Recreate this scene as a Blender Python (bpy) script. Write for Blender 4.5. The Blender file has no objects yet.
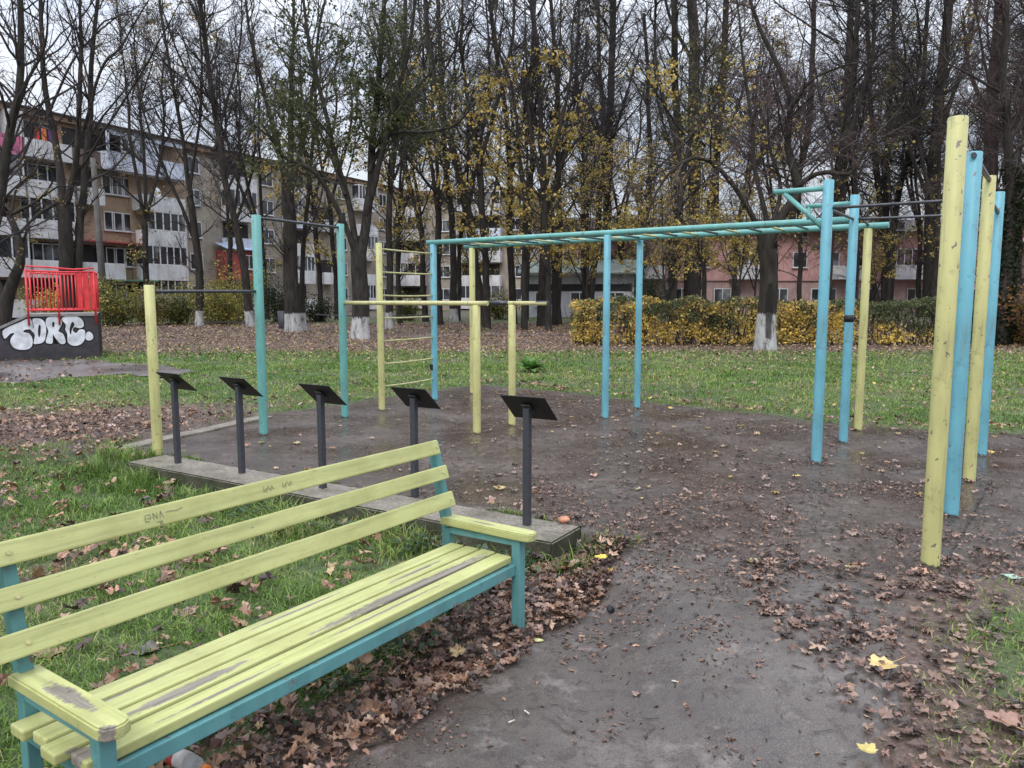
import bpy, bmesh, math, random
import numpy as np
from mathutils import Vector, Matrix

# ------------------------------------------------------------------ camera, world, sun, exposure
scene = bpy.context.scene
CAM_H, F_PX, PITCH = 1.6, 769.0, math.radians(6.45)
cam_d = bpy.data.cameras.new('camera'); cam = bpy.data.objects.new('camera', cam_d)
scene.collection.objects.link(cam)
cam.location = (0, 0, CAM_H); cam.rotation_euler = (math.pi/2 - PITCH, 0, 0)
cam_d.sensor_width = 36.0; cam_d.lens = 36.0*F_PX/1024.0; cam_d.clip_start = .05; cam_d.clip_end = 2000
scene.camera = cam

SUN_EL, SUN_AZ = math.radians(48), math.radians(200)      # azimuth measured from +Y clockwise: behind the camera
world = bpy.data.worlds.new('World'); scene.world = world; world.use_nodes = True
wn, wl = world.node_tree.nodes, world.node_tree.links
wn.clear()
wo = wn.new('ShaderNodeOutputWorld'); bg = wn.new('ShaderNodeBackground')
sky = wn.new('ShaderNodeTexSky'); sky.sky_type = 'NISHITA'; sky.sun_disc = False
sky.sun_elevation = SUN_EL; sky.sun_rotation = SUN_AZ; sky.air_density = 1.5; sky.dust_density = 4.0
tc = wn.new('ShaderNodeTexCoord'); sep = wn.new('ShaderNodeSeparateXYZ')
wl.new(tc.outputs['Generated'], sep.inputs[0])
mr = wn.new('ShaderNodeMapRange')                          # an overcast sky is about three times brighter overhead
mr.inputs['From Min'].default_value = 0.05; mr.inputs['From Max'].default_value = 1.0
mr.inputs['To Min'].default_value = 4.7; mr.inputs['To Max'].default_value = 22.0
wl.new(sep.outputs['Z'], mr.inputs['Value'])
mp = wn.new('ShaderNodeMapping'); mp.inputs['Scale'].default_value = (1.6, 1.6, 7.0)
wl.new(tc.outputs['Generated'], mp.inputs['Vector'])
nz = wn.new('ShaderNodeTexNoise'); nz.inputs['Scale'].default_value = 2.2; nz.inputs['Detail'].default_value = 5
wl.new(mp.outputs[0], nz.inputs['Vector'])
cr = wn.new('ShaderNodeValToRGB')
cr.color_ramp.elements[0].position = .32; cr.color_ramp.elements[0].color = (.74, .82, 1.0, 1)
cr.color_ramp.elements[1].position = .68; cr.color_ramp.elements[1].color = (1.04, 1.09, 1.18, 1)
wl.new(nz.outputs['Fac'], cr.inputs['Fac'])
vm = wn.new('ShaderNodeVectorMath'); vm.operation = 'SCALE'
wl.new(cr.outputs['Color'], vm.inputs[0]); wl.new(mr.outputs[0], vm.inputs['Scale'])
mx = wn.new('ShaderNodeMix'); mx.data_type = 'RGBA'; mx.inputs['Factor'].default_value = .9
wl.new(sky.outputs[0], mx.inputs['A']); wl.new(vm.outputs[0], mx.inputs['B'])
wl.new(mx.outputs['Result'], bg.inputs['Color']); bg.inputs['Strength'].default_value = .11
wl.new(bg.outputs[0], wo.inputs['Surface'])

sun_d = bpy.data.lights.new('sun', 'SUN'); sun_d.energy = 1.1; sun_d.angle = math.radians(18); sun_d.color = (1, .96, .9)
sun = bpy.data.objects.new('sun', sun_d); scene.collection.objects.link(sun)
sd = Vector((math.sin(SUN_AZ)*math.cos(SUN_EL), math.cos(SUN_AZ)*math.cos(SUN_EL), math.sin(SUN_EL)))
sun.rotation_euler = sd.to_track_quat('Z', 'Y').to_euler(); sun.location = (0, 0, 40)

scene.view_settings.view_transform = 'Standard'; scene.view_settings.look = 'None'
scene.view_settings.exposure = 0.30; scene.view_settings.gamma = 1.0
scene.view_settings.use_curve_mapping = False
scene.render.resolution_x, scene.render.resolution_y = 1024, 768

# ------------------------------------------------------------------ measuring helpers
SP, CP = math.sin(PITCH), math.cos(PITCH)
def at(px, py, z=0.0):
    """point of the horizontal plane z seen at picture position px, py"""
    a, b = (px-512)/F_PX, -(py-384)/F_PX
    d = Vector((a, CP + b*SP, b*CP - SP))
    t = (z-CAM_H)/d.z
    return Vector((d.x*t, d.y*t, z))
def at_y(px, py, y):
    """point at distance y"""
    a, b = (px-512)/F_PX, -(py-384)/F_PX
    d = Vector((a, CP + b*SP, b*CP - SP)); t = y/d.y
    return Vector((d.x*t, y, CAM_H + d.z*t))
def z_at(base, py):
    """height above the plane of a point straight over base seen at picture row py"""
    b = -(py-384)/F_PX
    return CAM_H + base.y*(b*CP-SP)/(CP+b*SP)

rng = np.random.default_rng(11)
random.seed(5)

def vnoise(x, y, scale=1.0, seed=0):
    """smooth value noise 0..1"""
    x = np.asarray(x, float)/scale; y = np.asarray(y, float)/scale
    xi = np.floor(x).astype(int); yi = np.floor(y).astype(int)
    xf = x-xi; yf = y-yi
    u = xf*xf*(3-2*xf); v = yf*yf*(3-2*yf)
    def h(i, j):
        n = (i*374761393 + j*668265263 + seed*974634721) & 0xffffffff
        n = ((n ^ (n >> 13))*1274126177) & 0xffffffff
        return ((n ^ (n >> 16)) & 0xffff)/65535.0
    return (h(xi, yi)*(1-u)+h(xi+1, yi)*u)*(1-v) + (h(xi, yi+1)*(1-u)+h(xi+1, yi+1)*u)*v
def fnoise(x, y, scale=1.0, seed=0):
    return .55*vnoise(x, y, scale, seed)+.3*vnoise(x, y, scale*.45, seed+7)+.15*vnoise(x, y, scale*.2, seed+13)
def smooth(t):
    t = np.clip(t, 0, 1); return t*t*(3-2*t)

# ------------------------------------------------------------------ materials
def new_mat(name):
    m = bpy.data.materials.new(name); m.use_nodes = True
    nt = m.node_tree; b = nt.nodes['Principled BSDF']
    return m, nt.nodes, nt.links, b
def ramp(nodes, links, src, stops):
    r = nodes.new('ShaderNodeValToRGB'); e = r.color_ramp.elements
    while len(e) < len(stops): e.new(.5)
    for k, (p, c) in enumerate(stops):
        e[k].position = p; e[k].color = (*c, 1) if len(c) == 3 else c
    links.new(src, r.inputs['Fac']); return r.outputs['Color']
def noise(nodes, links, scale, detail=4, rough=.55, vec=None, stretch=None, coord='Object'):
    t = nodes.new('ShaderNodeTexCoord'); v = vec or t.outputs[coord]
    if stretch:
        q = nodes.new('ShaderNodeMapping'); q.inputs['Scale'].default_value = stretch
        links.new(v, q.inputs['Vector']); v = q.outputs[0]
    n = nodes.new('ShaderNodeTexNoise'); n.inputs['Scale'].default_value = scale
    n.inputs['Detail'].default_value = detail; n.inputs['Roughness'].default_value = rough
    links.new(v, n.inputs['Vector']); return n.outputs['Fac']
def mixc(nodes, links, fac, a, b):
    m = nodes.new('ShaderNodeMix'); m.data_type = 'RGBA'
    for s, v in (('Factor', fac), ('A', a), ('B', b)):
        if isinstance(v, (int, float)): m.inputs[s].default_value = v
        elif isinstance(v, tuple): m.inputs[s].default_value = (*v, 1)
        else: links.new(v, m.inputs[s])
    return m.outputs['Result']
def math_n(nodes, links, op, a, b=None, clamp=False):
    m = nodes.new('ShaderNodeMath'); m.operation = op; m.use_clamp = clamp
    for k, v in enumerate((a, b)):
        if v is None: continue
        if isinstance(v, (int, float)): m.inputs[k].default_value = v
        else: links.new(v, m.inputs[k])
    return m.outputs[0]
def bump(nodes, links, b, h, strength=.3, dist=.01):
    n = nodes.new('ShaderNodeBump'); n.inputs['Strength'].default_value = strength; n.inputs['Distance'].default_value = dist
    links.new(h, n.inputs['Height']); links.new(n.outputs[0], b.inputs['Normal'])

def plain(name, col, rough=.6, var=.18, scale=6, metal=0.0, spec=.4, stretch=None):
    m, n, l, b = new_mat(name)
    f = noise(n, l, scale, 5, stretch=stretch)
    lo = tuple(c*(1-var) for c in col); hi = tuple(min(1, c*(1+var)) for c in col)
    l.new(ramp(n, l, f, [(.3, lo), (.7, hi)]), b.inputs['Base Color'])
    b.inputs['Roughness'].default_value = rough; b.inputs['Metallic'].default_value = metal
    b.inputs['Specular IOR Level'].default_value = spec
    return m
def paint(name, col, chip=(.17, .13, .11), chip_at=.645, grime=(.13, .12, .06), rough=.45, base_ring=True):
    """old gloss paint: brush streaks, grime spots, chips, rusty black ring where a post meets the ground"""
    m, n, l, b = new_mat(name)
    s = noise(n, l, 9, 4, stretch=(1, 1, .35))
    c = ramp(n, l, s, [(.25, tuple(v*.80 for v in col)), (.55, col), (.8, tuple(min(1, v*1.12) for v in col))])
    g = noise(n, l, 14, 6, .7)
    gm = ramp(n, l, g, [(.56, (0, 0, 0)), (.74, (.55,)*3)])
    c = mixc(n, l, gm, c, grime)
    k = noise(n, l, 24, 3, .6, stretch=(1, 1, .6))
    km = ramp(n, l, k, [(chip_at, (0, 0, 0)), (chip_at+.02, (1, 1, 1))])
    c = mixc(n, l, km, c, chip)
    dr = noise(n, l, 7, 4, .6, stretch=(3.5, 3.5, .22))
    c = mixc(n, l, ramp(n, l, dr, [(.57, (0, 0, 0)), (.72, (.42,)*3)]), c, (.19, .13, .08))
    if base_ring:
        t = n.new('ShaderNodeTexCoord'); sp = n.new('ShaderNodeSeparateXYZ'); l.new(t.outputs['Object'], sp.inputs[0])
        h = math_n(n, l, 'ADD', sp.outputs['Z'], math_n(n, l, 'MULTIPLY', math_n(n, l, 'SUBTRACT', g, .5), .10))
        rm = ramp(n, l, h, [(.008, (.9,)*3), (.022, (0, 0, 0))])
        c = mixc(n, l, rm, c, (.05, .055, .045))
    l.new(c, b.inputs['Base Color']); b.inputs['Roughness'].default_value = rough
    b.inputs['Specular IOR Level'].default_value = .4
    bump(n, l, b, g, .12, .003)
    return m

M = {}
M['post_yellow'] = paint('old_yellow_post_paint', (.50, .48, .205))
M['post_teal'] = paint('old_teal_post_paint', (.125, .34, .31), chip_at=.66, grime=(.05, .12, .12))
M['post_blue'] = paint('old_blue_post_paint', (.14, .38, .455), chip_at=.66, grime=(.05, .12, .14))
M['bar_teal'] = paint('teal_bar_paint', (.14, .37, .34), base_ring=False, grime=(.05, .12, .12))
M['bar_yellow'] = paint('yellow_bar_paint', (.48, .45, .21), base_ring=False)
M['bar_steel'] = plain('worn_dark_steel', (.07, .07, .078), .38, .3, 20, .6)
M['bench_teal'] = paint('bench_teal_paint', (.105, .27, .275), chip_at=.66, grime=(.04, .10, .11), base_ring=False)
M['sign_grey'] = plain('dark_grey_powder_coat', (.045, .047, .055), .5, .15, 30)
M['sign_black'] = plain('black_board', (.012, .012, .013), .55, .25, 12)
M['ramp_dark'] = plain('dark_grey_ramp_panel', (.045, .04, .045), .7, .35, 4)
M['ramp_black'] = plain('black_ramp_end', (.012, .012, .013), .7, .3, 3)
M['ramp_top'] = plain('worn_plywood_grey', (.22, .21, .20), .7, .25, 5)
M['rail_red'] = plain('red_railing_paint', (.62, .045, .05), .4, .15, 8)
M['spray_white'] = plain('sprayed_silver_white', (.62, .63, .66), .6, .30, 5)
M['spray_black'] = plain('sprayed_black_line', (.01, .01, .012), .6, .3, 5)
M['concrete'] = None

def leafy(name, rough=.55, trans=.25, spec=.3):
    """leaf material: colour comes with every leaf (its own pigment), plus fine mottling"""
    m, n, l, b = new_mat(name)
    a = n.new('ShaderNodeAttribute'); a.attribute_name = 'col'
    f = noise(n, l, 40, 3)
    mm = n.new('ShaderNodeMix'); mm.data_type = 'RGBA'; mm.blend_type = 'MULTIPLY'; mm.inputs['Factor'].default_value = 1
    l.new(a.outputs['Color'], mm.inputs['A'])
    l.new(ramp(n, l, f, [(.3, (.72,)*3), (.7, (1.15,)*3)]), mm.inputs['B'])
    l.new(mm.outputs['Result'], b.inputs['Base Color'])
    b.inputs['Roughness'].default_value = rough; b.inputs['Specular IOR Level'].default_value = spec
    if trans:
        tr = n.new('ShaderNodeBsdfTranslucent'); l.new(mm.outputs['Result'], tr.inputs['Color'])
        ms = n.new('ShaderNodeMixShader'); ms.inputs[0].default_value = trans
        l.new(b.outputs[0], ms.inputs[1]); l.new(tr.outputs[0], ms.inputs[2])
        l.new(ms.outputs[0], n['Material Output'].inputs['Surface'])
    return m
M['leaf'] = leafy('tree_leaf', .5, .42); M['litter'] = leafy('fallen_leaf', .42, .08, .5); M['grass'] = leafy('grass_blade', .5, .3)

def bark(name, dark, light, moss=(.05, .055, .02), moss_at=.62, white_to=None, stain=False):
    m, n, l, b = new_mat(name)
    f = noise(n, l, 9, 6, .65, stretch=(1, 1, .22)); big = noise(n, l, 1.1, 3)
    c = ramp(n, l, f, [(.3, dark), (.7, light)])
    c = mixc(n, l, ramp(n, l, big, [(moss_at, (0, 0, 0)), (moss_at+.12, (.7,)*3)]), c, moss)
    if white_to:
        t = n.new('ShaderNodeTexCoord'); sp = n.new('ShaderNodeSeparateXYZ'); l.new(t.outputs['Object'], sp.inputs[0])
        h = math_n(n, l, 'ADD', sp.outputs['Z'], math_n(n, l, 'MULTIPLY', math_n(n, l, 'SUBTRACT', f, .5), .35))
        e = n.new('ShaderNodeMapRange'); e.inputs['From Min'].default_value = white_to-.03; e.inputs['From Max'].default_value = white_to+.03
        e.inputs['To Min'].default_value = 1; e.inputs['To Max'].default_value = 0; l.new(h, e.inputs['Value'])
        worn = ramp(n, l, noise(n, l, 6, 5, .7, stretch=(1, 1, .4)), [(.36, (.25,)*3), (.52, (1, 1, 1))])
        fac = math_n(n, l, 'MULTIPLY', e.outputs[0], worn)
        wc = ramp(n, l, f, [(.3, (.30, .29, .28)), (.7, (.50, .49, .48))])
        c = mixc(n, l, fac, c, wc)
        if stain:                                            # black weeping wound down the side of the trunk
            q = math_n(n, l, 'ADD', math_n(n, l, 'ABSOLUTE', math_n(n, l, 'ADD', sp.outputs['X'], .01)), math_n(n, l, 'MULTIPLY', math_n(n, l, 'SUBTRACT', big, .5), .22))
            side = math_n(n, l, 'LESS_THAN', sp.outputs['Y'], 0)
            w = n.new('ShaderNodeMapRange'); w.inputs['From Min'].default_value = .05; w.inputs['From Max'].default_value = .10
            w.inputs['To Min'].default_value = 1; w.inputs['To Max'].default_value = 0; l.new(q, w.inputs['Value'])
            up = math_n(n, l, 'GREATER_THAN', math_n(n, l, 'ADD', sp.outputs['Z'], math_n(n, l, 'MULTIPLY', f, .3)), .55)
            hi = math_n(n, l, 'LESS_THAN', sp.outputs['Z'], 2.0)
            k = math_n(n, l, 'MULTIPLY', math_n(n, l, 'MULTIPLY', w.outputs[0], side), math_n(n, l, 'MULTIPLY', up, hi))
            c = mixc(n, l, math_n(n, l, 'MULTIPLY', k, .85), c, (.015, .014, .013))
    l.new(c, b.inputs['Base Color']); b.inputs['Roughness'].default_value = .85; b.inputs['Specular IOR Level'].default_value = .2
    bump(n, l, b, f, .8, .03)
    return m
M['bark'] = bark('dark_wet_bark', (.013, .0115, .0105), (.056, .048, .041), (.035, .038, .016))
M['bark_white'] = bark('dark_bark_limewashed_foot', (.013, .0115, .0105), (.056, .048, .041), (.035, .038, .016), white_to=.85)
M['bark_stain'] = bark('limewashed_bark_with_wound', (.013, .011, .010), (.052, .043, .036), white_to=1.12, stain=True)
M['bark_brown'] = bark('reddish_brown_bark', (.026, .018, .016), (.095, .066, .058), moss_at=.8)
M['twig'] = plain('twig_bark', (.034, .027, .026), .8, .3, 3)
M['twig_red'] = plain('reddish_twig_bark', (.070, .047, .045), .8, .3, 3)
M['twig_green'] = plain('lichen_twig_bark', (.060, .062, .035), .8, .35, 3)

def gravelly(name, cols, scale=3, rough=(.35, .7), spec=.4, grain=60, bumps=.25, mottle=.0):
    m, n, l, b = new_mat(name)
    f = noise(n, l, scale, 7, .62); g = noise(n, l, grain, 4, .7)
    c = ramp(n, l, f, [(.28, cols[0]), (.5, cols[1]), (.72, cols[2])])
    mm = n.new('ShaderNodeMix'); mm.data_type = 'RGBA'; mm.blend_type = 'MULTIPLY'; mm.inputs['Factor'].default_value = 1
    l.new(c, mm.inputs['A']); l.new(ramp(n, l, g, [(.3, (.5,)*3), (.7, (1.5,)*3)]), mm.inputs['B'])
    cc = mm.outputs['Result']
    if mottle:                                             # rotted leaf stains and pale scuffs
        q = noise(n, l, 13, 8, .78); q2 = noise(n, l, 5.5, 7, .75)
        cc = mixc(n, l, ramp(n, l, q, [(.50, (0, 0, 0)), (.58, (mottle,)*3)]), cc, (.034, .021, .017))
        cc = mixc(n, l, ramp(n, l, q2, [(.55, (0, 0, 0)), (.66, (mottle*.75,)*3)]), cc, (.20, .165, .15))
        st = noise(n, l, 230, 2, .5)                        # pale aggregate showing in the wet surface
        cc = mixc(n, l, ramp(n, l, st, [(.60, (0, 0, 0)), (.68, (.5,)*3)]), cc, (.27, .25, .235))
    l.new(cc, b.inputs['Base Color'])
    r = n.new('ShaderNodeMapRange'); r.inputs['From Min'].default_value = .35; r.inputs['From Max'].default_value = .65
    r.inputs['To Min'].default_value = rough[0]; r.inputs['To Max'].default_value = rough[1]
    l.new(noise(n, l, scale*.7, 4), r.inputs['Value']); l.new(r.outputs[0], b.inputs['Roughness'])
    b.inputs['Specular IOR Level'].default_value = spec
    bump(n, l, b, g, bumps, .006)
    return m
M['court'] = gravelly('wet_muddy_asphalt', [(.036, .025, .018), (.070, .050, .038), (.118, .091, .073)], 1.3, (.10, .52), .5, 150, .22, .7)
M['path'] = gravelly('damp_grey_asphalt', [(.037, .028, .022), (.072, .057, .047), (.124, .104, .090)], 1.0, (.14, .55), .5, 190, .2, .75)
M['far_path'] = gravelly('wet_brown_asphalt', [(.07, .055, .05), (.125, .105, .097), (.19, .17, .16)], .8, (.15, .45))
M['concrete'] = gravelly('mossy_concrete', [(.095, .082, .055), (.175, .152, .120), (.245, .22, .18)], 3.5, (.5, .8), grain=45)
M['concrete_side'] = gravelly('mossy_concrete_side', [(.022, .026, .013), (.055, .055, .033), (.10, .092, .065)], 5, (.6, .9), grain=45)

def ground_mat():
    m, n, l, b = new_mat('soil_and_turf')
    a = n.new('ShaderNodeAttribute'); a.attribute_name = 'col'
    f = noise(n, l, 3.0, 7, .65); g = noise(n, l, 35, 4, .7)
    soil = ramp(n, l, g, [(.3, (.045, .030, .022)), (.55, (.11, .075, .058)), (.75, (.20, .14, .11))])
    turf = ramp(n, l, g, [(.3, (.030, .045, .014)), (.7, (.085, .115, .035))])
    sp = n.new('ShaderNodeSeparateColor'); l.new(a.outputs['Color'], sp.inputs[0])
    k = math_n(n, l, 'ADD', sp.outputs[0], math_n(n, l, 'MULTIPLY', math_n(n, l, 'SUBTRACT', f, .5), .9))
    c = mixc(n, l, ramp(n, l, k, [(.40, (0, 0, 0)), (.60, (1, 1, 1))]), soil, turf)
    l.new(c, b.inputs['Base Color']); b.inputs['Roughness'].default_value = .8
    bump(n, l, b, g, .6, .02)
    return m
M['ground'] = ground_mat()

# ------------------------------------------------------------------ mesh helpers
COL = scene.collection
def link(name, me, parent=None, loc=None):
    o = bpy.data.objects.new(name, me); COL.objects.link(o)
    if parent is not None: o.parent = parent
    if loc is not None: o.location = loc
    return o
def tag(o, label=None, cat=None, group=None, kind=None):
    if label: o['label'] = label
    if cat: o['category'] = cat
    if group: o['group'] = group
    if kind: o['kind'] = kind
    return o
def thing(name, label, cat, loc=(0, 0, 0), rotz=0, group=None):
    o = bpy.data.objects.new(name, None); COL.objects.link(o)
    o.location = loc; o.rotation_euler = (0, 0, rotz); o.empty_display_size = .1
    return tag(o, label, cat, group)

def raw_mesh(name, V, loops, starts, totals, mats, smooth_f=False, col=None, midx=None):
    me = bpy.data.meshes.new(name)
    V = np.ascontiguousarray(V, dtype=np.float32)
    me.vertices.add(len(V)); me.vertices.foreach_set('co', V.ravel())
    me.loops.add(len(loops)); me.loops.foreach_set('vertex_index', np.asarray(loops, dtype=np.int32))
    me.polygons.add(len(starts))
    me.polygons.foreach_set('loop_start', np.asarray(starts, dtype=np.int32))
    me.polygons.foreach_set('loop_total', np.asarray(totals, dtype=np.int32))
    if midx is not None: me.polygons.foreach_set('material_index', np.asarray(midx, dtype=np.int32))
    me.polygons.foreach_set('use_smooth', np.full(len(starts), smooth_f, dtype=bool))
    if col is not None:
        ca = me.attributes.new('col', 'FLOAT_COLOR', 'POINT')
        c4 = np.ones((len(V), 4), np.float32); c4[:, :3] = col
        ca.data.foreach_set('color', c4.ravel())
    for m in mats: me.materials.append(m)
    me.update(calc_edges=True)
    return me
def uniform_mesh(name, V, F, mats, smooth_f=False, col=None, midx=None):
    F = np.asarray(F, dtype=np.int32); k = F.shape[1]
    return raw_mesh(name, V, F.ravel(), np.arange(len(F))*k, np.full(len(F), k), mats, smooth_f, col, midx)

class MB:
    """collects boxes, tubes and prisms that become ONE mesh"""
    def __init__(self): self.bm = bmesh.new(); self.mi = 0
    def _paint(self, faces):
        for f in faces: f.material_index = self.mi
    def box(self, c, s, rot=None, bevel=0):
        r = bmesh.ops.create_cube(self.bm, size=1); vs = r['verts']
        mat = Matrix.Translation(Vector(c)) @ ((rot.to_4x4() if rot else Matrix.Identity(4)) @ Matrix.Diagonal((*s, 1)))
        bmesh.ops.transform(self.bm, matrix=mat, verts=vs)
        fs = {f for v in vs for f in v.link_faces}
        self._paint(fs)
        if bevel:
            es = {e for v in vs for e in v.link_edges}
            rr = bmesh.ops.bevel(self.bm, geom=list(es), offset=bevel, segments=2, affect='EDGES', profile=.6)
            self._paint(rr['faces'])
        return self
    def beam(self, a, b, w, h, bevel=0, up=(0, 0, 1)):
        """rectangular bar from a to b: w across, h along 'up'"""
        a, b = Vector(a), Vector(b); x = (b-a); L = x.length; x.normalize()
        y = Vector(up).cross(x).normalized(); z = x.cross(y)
        rot = Matrix((x, y, z)).transposed()
        return self.box((a+b)/2, (L, w, h), rot, bevel)
    def tube(self, pts, r, n=14, cap=True, smooth_f=True):
        pts = [Vector(p) for p in pts]; k = len(pts)
        rs = r if isinstance(r, (list, tuple)) else [r]*k
        rings = []
        ref = None
        for i, p in enumerate(pts):
            t = (pts[min(i+1, k-1)]-pts[max(i-1, 0)]).normalized()
            if ref is None: ref = Vector((1, 0, 0)) if abs(t.x) < .8 else Vector((0, 1, 0))
            u = (ref - t*ref.dot(t)).normalized(); v = t.cross(u); ref = u
            rings.append([self.bm.verts.new(p + (u*math.cos(2*math.pi*j/n)+v*math.sin(2*math.pi*j/n))*rs[i]) for j in range(n)])
        for i in range(k-1):
            for j in range(n):
                f = self.bm.faces.new((rings[i][j], rings[i][(j+1) % n], rings[i+1][(j+1) % n], rings[i+1][j]))
                f.smooth = smooth_f; f.material_index = self.mi
        if cap:
            f = self.bm.faces.new(rings[0][::-1]); f.material_index = self.mi
            f = self.bm.faces.new(rings[-1]); f.material_index = self.mi
        return self
    def prism(self, poly, thick, mat=None):
        """polygon in local x,y extruded by thick along local z, placed by mat"""
        mat = mat or Matrix.Identity(4)
        lo = [self.bm.verts.new(mat @ Vector((x, y, 0))) for x, y in poly]
        hi = [self.bm.verts.new(mat @ Vector((x, y, thick))) for x, y in poly]
        n = len(poly)
        for f in (self.bm.faces.new(lo[::-1]), self.bm.faces.new(hi)): f.material_index = self.mi
        for j in range(n):
            f = self.bm.faces.new((lo[j], lo[(j+1) % n], hi[(j+1) % n], hi[j])); f.material_index = self.mi
        return self
    def build(self, name, mat, parent=None, loc=None):
        me = bpy.data.meshes.new(name)
        bmesh.ops.recalc_face_normals(self.bm, faces=self.bm.faces)
        self.bm.to_mesh(me); self.bm.free()
        for m in (mat if isinstance(mat, (list, tuple)) else [mat]): me.materials.append(m)
        return link(name, me, parent, loc)

# ------------------------------------------------------------------ lie of the land
U = Vector((.823, -.568, 0)).normalized()                 # along the climbing frame, towards the right
V = Vector((-U.y, U.x, 0))                                # across it, away from the camera
CF = at(552, 544, 0)                                      # front right corner of the concrete edge
CL = at(126, 463, 0)
W = (CF-CL).normalized(); NW = Vector((-W.y, W.x, 0))     # along the edge; away from the camera
EDGE_L = (CF-CL).length
DROP = .17
def land(x, y):
    """height of the ground: the bench side and the path lie a step lower than the court"""
    x = np.asarray(x, float); y = np.asarray(y, float)
    dx, dy = x-CF.x, y-CF.y
    t = dx*W.x+dy*W.y; s = -(dx*NW.x+dy*NW.y)
    left = smooth((t+EDGE_L+1.3)/1.5)*smooth((s+.02)/.02)
    left = np.where(s > .6, left*1.0, left)
    tt = np.clip(t, 0, 1.6)
    right = smooth((s+.55-.75*tt)/(.22+.9*tt))
    far_l = smooth((t+EDGE_L+1.3+np.clip(s, 0, 3)*.9)/1.5)*smooth((s+.02)/.02)
    k = np.where(t < 0, np.maximum(left, far_l), right)
    return -DROP*k
def land1(x, y): return float(land(np.array([x]), np.array([y]))[0])
def bumps(x, y): return (fnoise(x, y, 1.3, 3)-.5)*.05

def inside(poly, x, y):
    r = np.zeros(x.shape, bool); n = len(poly)
    for i in range(n):
        x1, y1 = poly[i][:2]; x2, y2 = poly[(i+1) % n][:2]
        c = ((y1 > y) != (y2 > y)) & (x < (x2-x1)*(y-y1)/((y2-y1) if y2 != y1 else 1e-9)+x1)
        r ^= c
    return r
g = lambda px, py, z=0: at(px, py, z)[:2]
COURT = [g(112, 447), g(262, 415), g(345, 402), g(478, 384), g(560, 391), g(640, 400), g(860, 426), g(1060, 434), g(1500, 470),
         g(1300, 560), g(1060, 585), g(930, 585, -.03), g(800, 600, -.1), g(700, 585, -.1), g(640, 556, -.1), g(588, 530),
         tuple((CF+NW*.42)[:2]), tuple((CL+NW*.42)[:2])]
PATH = [g(640, 548, -.12), g(700, 572, -.14), g(820, 596, -.14), g(900, 606, -.12), g(912, 640, -.17), g(905, 700, -.17), g(900, 768, -.17), g(930, 1200, -.17),
        g(-350, 1500, -.17), g(300, 810, -.17), g(345, 756, -.17), g(420, 705, -.17), g(500, 660, -.17), g(560, 618, -.17), g(600, 585, -.17)]
FARPATH = [g(-160, 376), g(0, 385), g(60, 380), g(120, 376), g(165, 379), g(196, 372), g(140, 364), g(60, 361), g(-160, 362)]
FARSTRIP = [g(395, 338.5), g(480, 336.5), g(585, 336.5), g(585, 334.6), g(480, 334.4), g(395, 335.5)]
def wob(x, y, amt, sc, seed): return x+(fnoise(x, y, sc, seed)-.5)*amt, y+(fnoise(x, y, sc, seed+3)-.5)*amt
def in_court(x, y): a, b = wob(x, y, .35, .5, 21); return inside(COURT, a, b)
def in_path(x, y): a, b = wob(x, y, .30, .35, 25); return inside(PATH, a, b)
def in_far(x, y): a, b = wob(x, y, 1.0, 1.5, 29); return inside(FARPATH, a, b) | inside(FARSTRIP, a, b)
def soft_in(fn, x, y, r):
    s = np.zeros(np.shape(x)); k = 0
    for q in (.5, 1.0):
        for a in np.arange(8)*math.pi/4+q: s = s+fn(x+math.cos(a)*r*q, y+math.sin(a)*r*q); k += 1
    return s/k
EDGE_Q = [tuple(CF[:2]), tuple(CL[:2]), tuple((CL+NW*.45)[:2]), tuple((CF+NW*.45)[:2])]

def turf(x, y):
    """how grassy the ground is, 0..1"""
    x = np.asarray(x, float); y = np.asarray(y, float)
    n1 = fnoise(x, y, 1.6, 41); n2 = fnoise(x, y, .5, 45)
    d = .84+(n1-.5)*1.0+(n2-.5)*.7
    far = smooth((y-(20.0+2.0*fnoise(x, y, 4, 47)))/3.0)             # under the trees: leaf litter
    d = d*(1-far)+far*(.12+.35*smooth((y-43)/6)+(n1-.5)*.5)
    # bare leaf-strewn patch left of the court
    q = ((x+5.6)/2.2)**2+((y-9.3)/1.9)**2
    d = d-1.0*np.exp(-q*1.1)
    # under and before the bench: trodden, leaves only
    c = BENCH_C; a = (x-c[0])*U.x+(y-c[1])*U.y; e = (x-c[0])*V.x+(y-c[1])*V.y
    d = d-1.3*smooth((a+.50)/.40)*(np.abs(e) < 4)*smooth((4.9-y)/.8)
    d = d-.5*smooth((a+.75)/.35)*smooth((y-3.6)/.5)*smooth((5.2-y)/.6)*(x > -1.2)
    right = (x > 1.3) & (y < 5.6)
    pr = ((x-2.62)/.62)**2+((y-3.3)/.55)**2
    d = np.where(right, .75*np.exp(-pr*.8)+(n2-.5)*1.0+.12, d)
    return np.clip(d, 0, 1)
BENCH_LEG = at(521, 635, -DROP)                           # foot of the front leg at the far end
BENCH_C = (BENCH_LEG - V*1.0)[:2]

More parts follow.
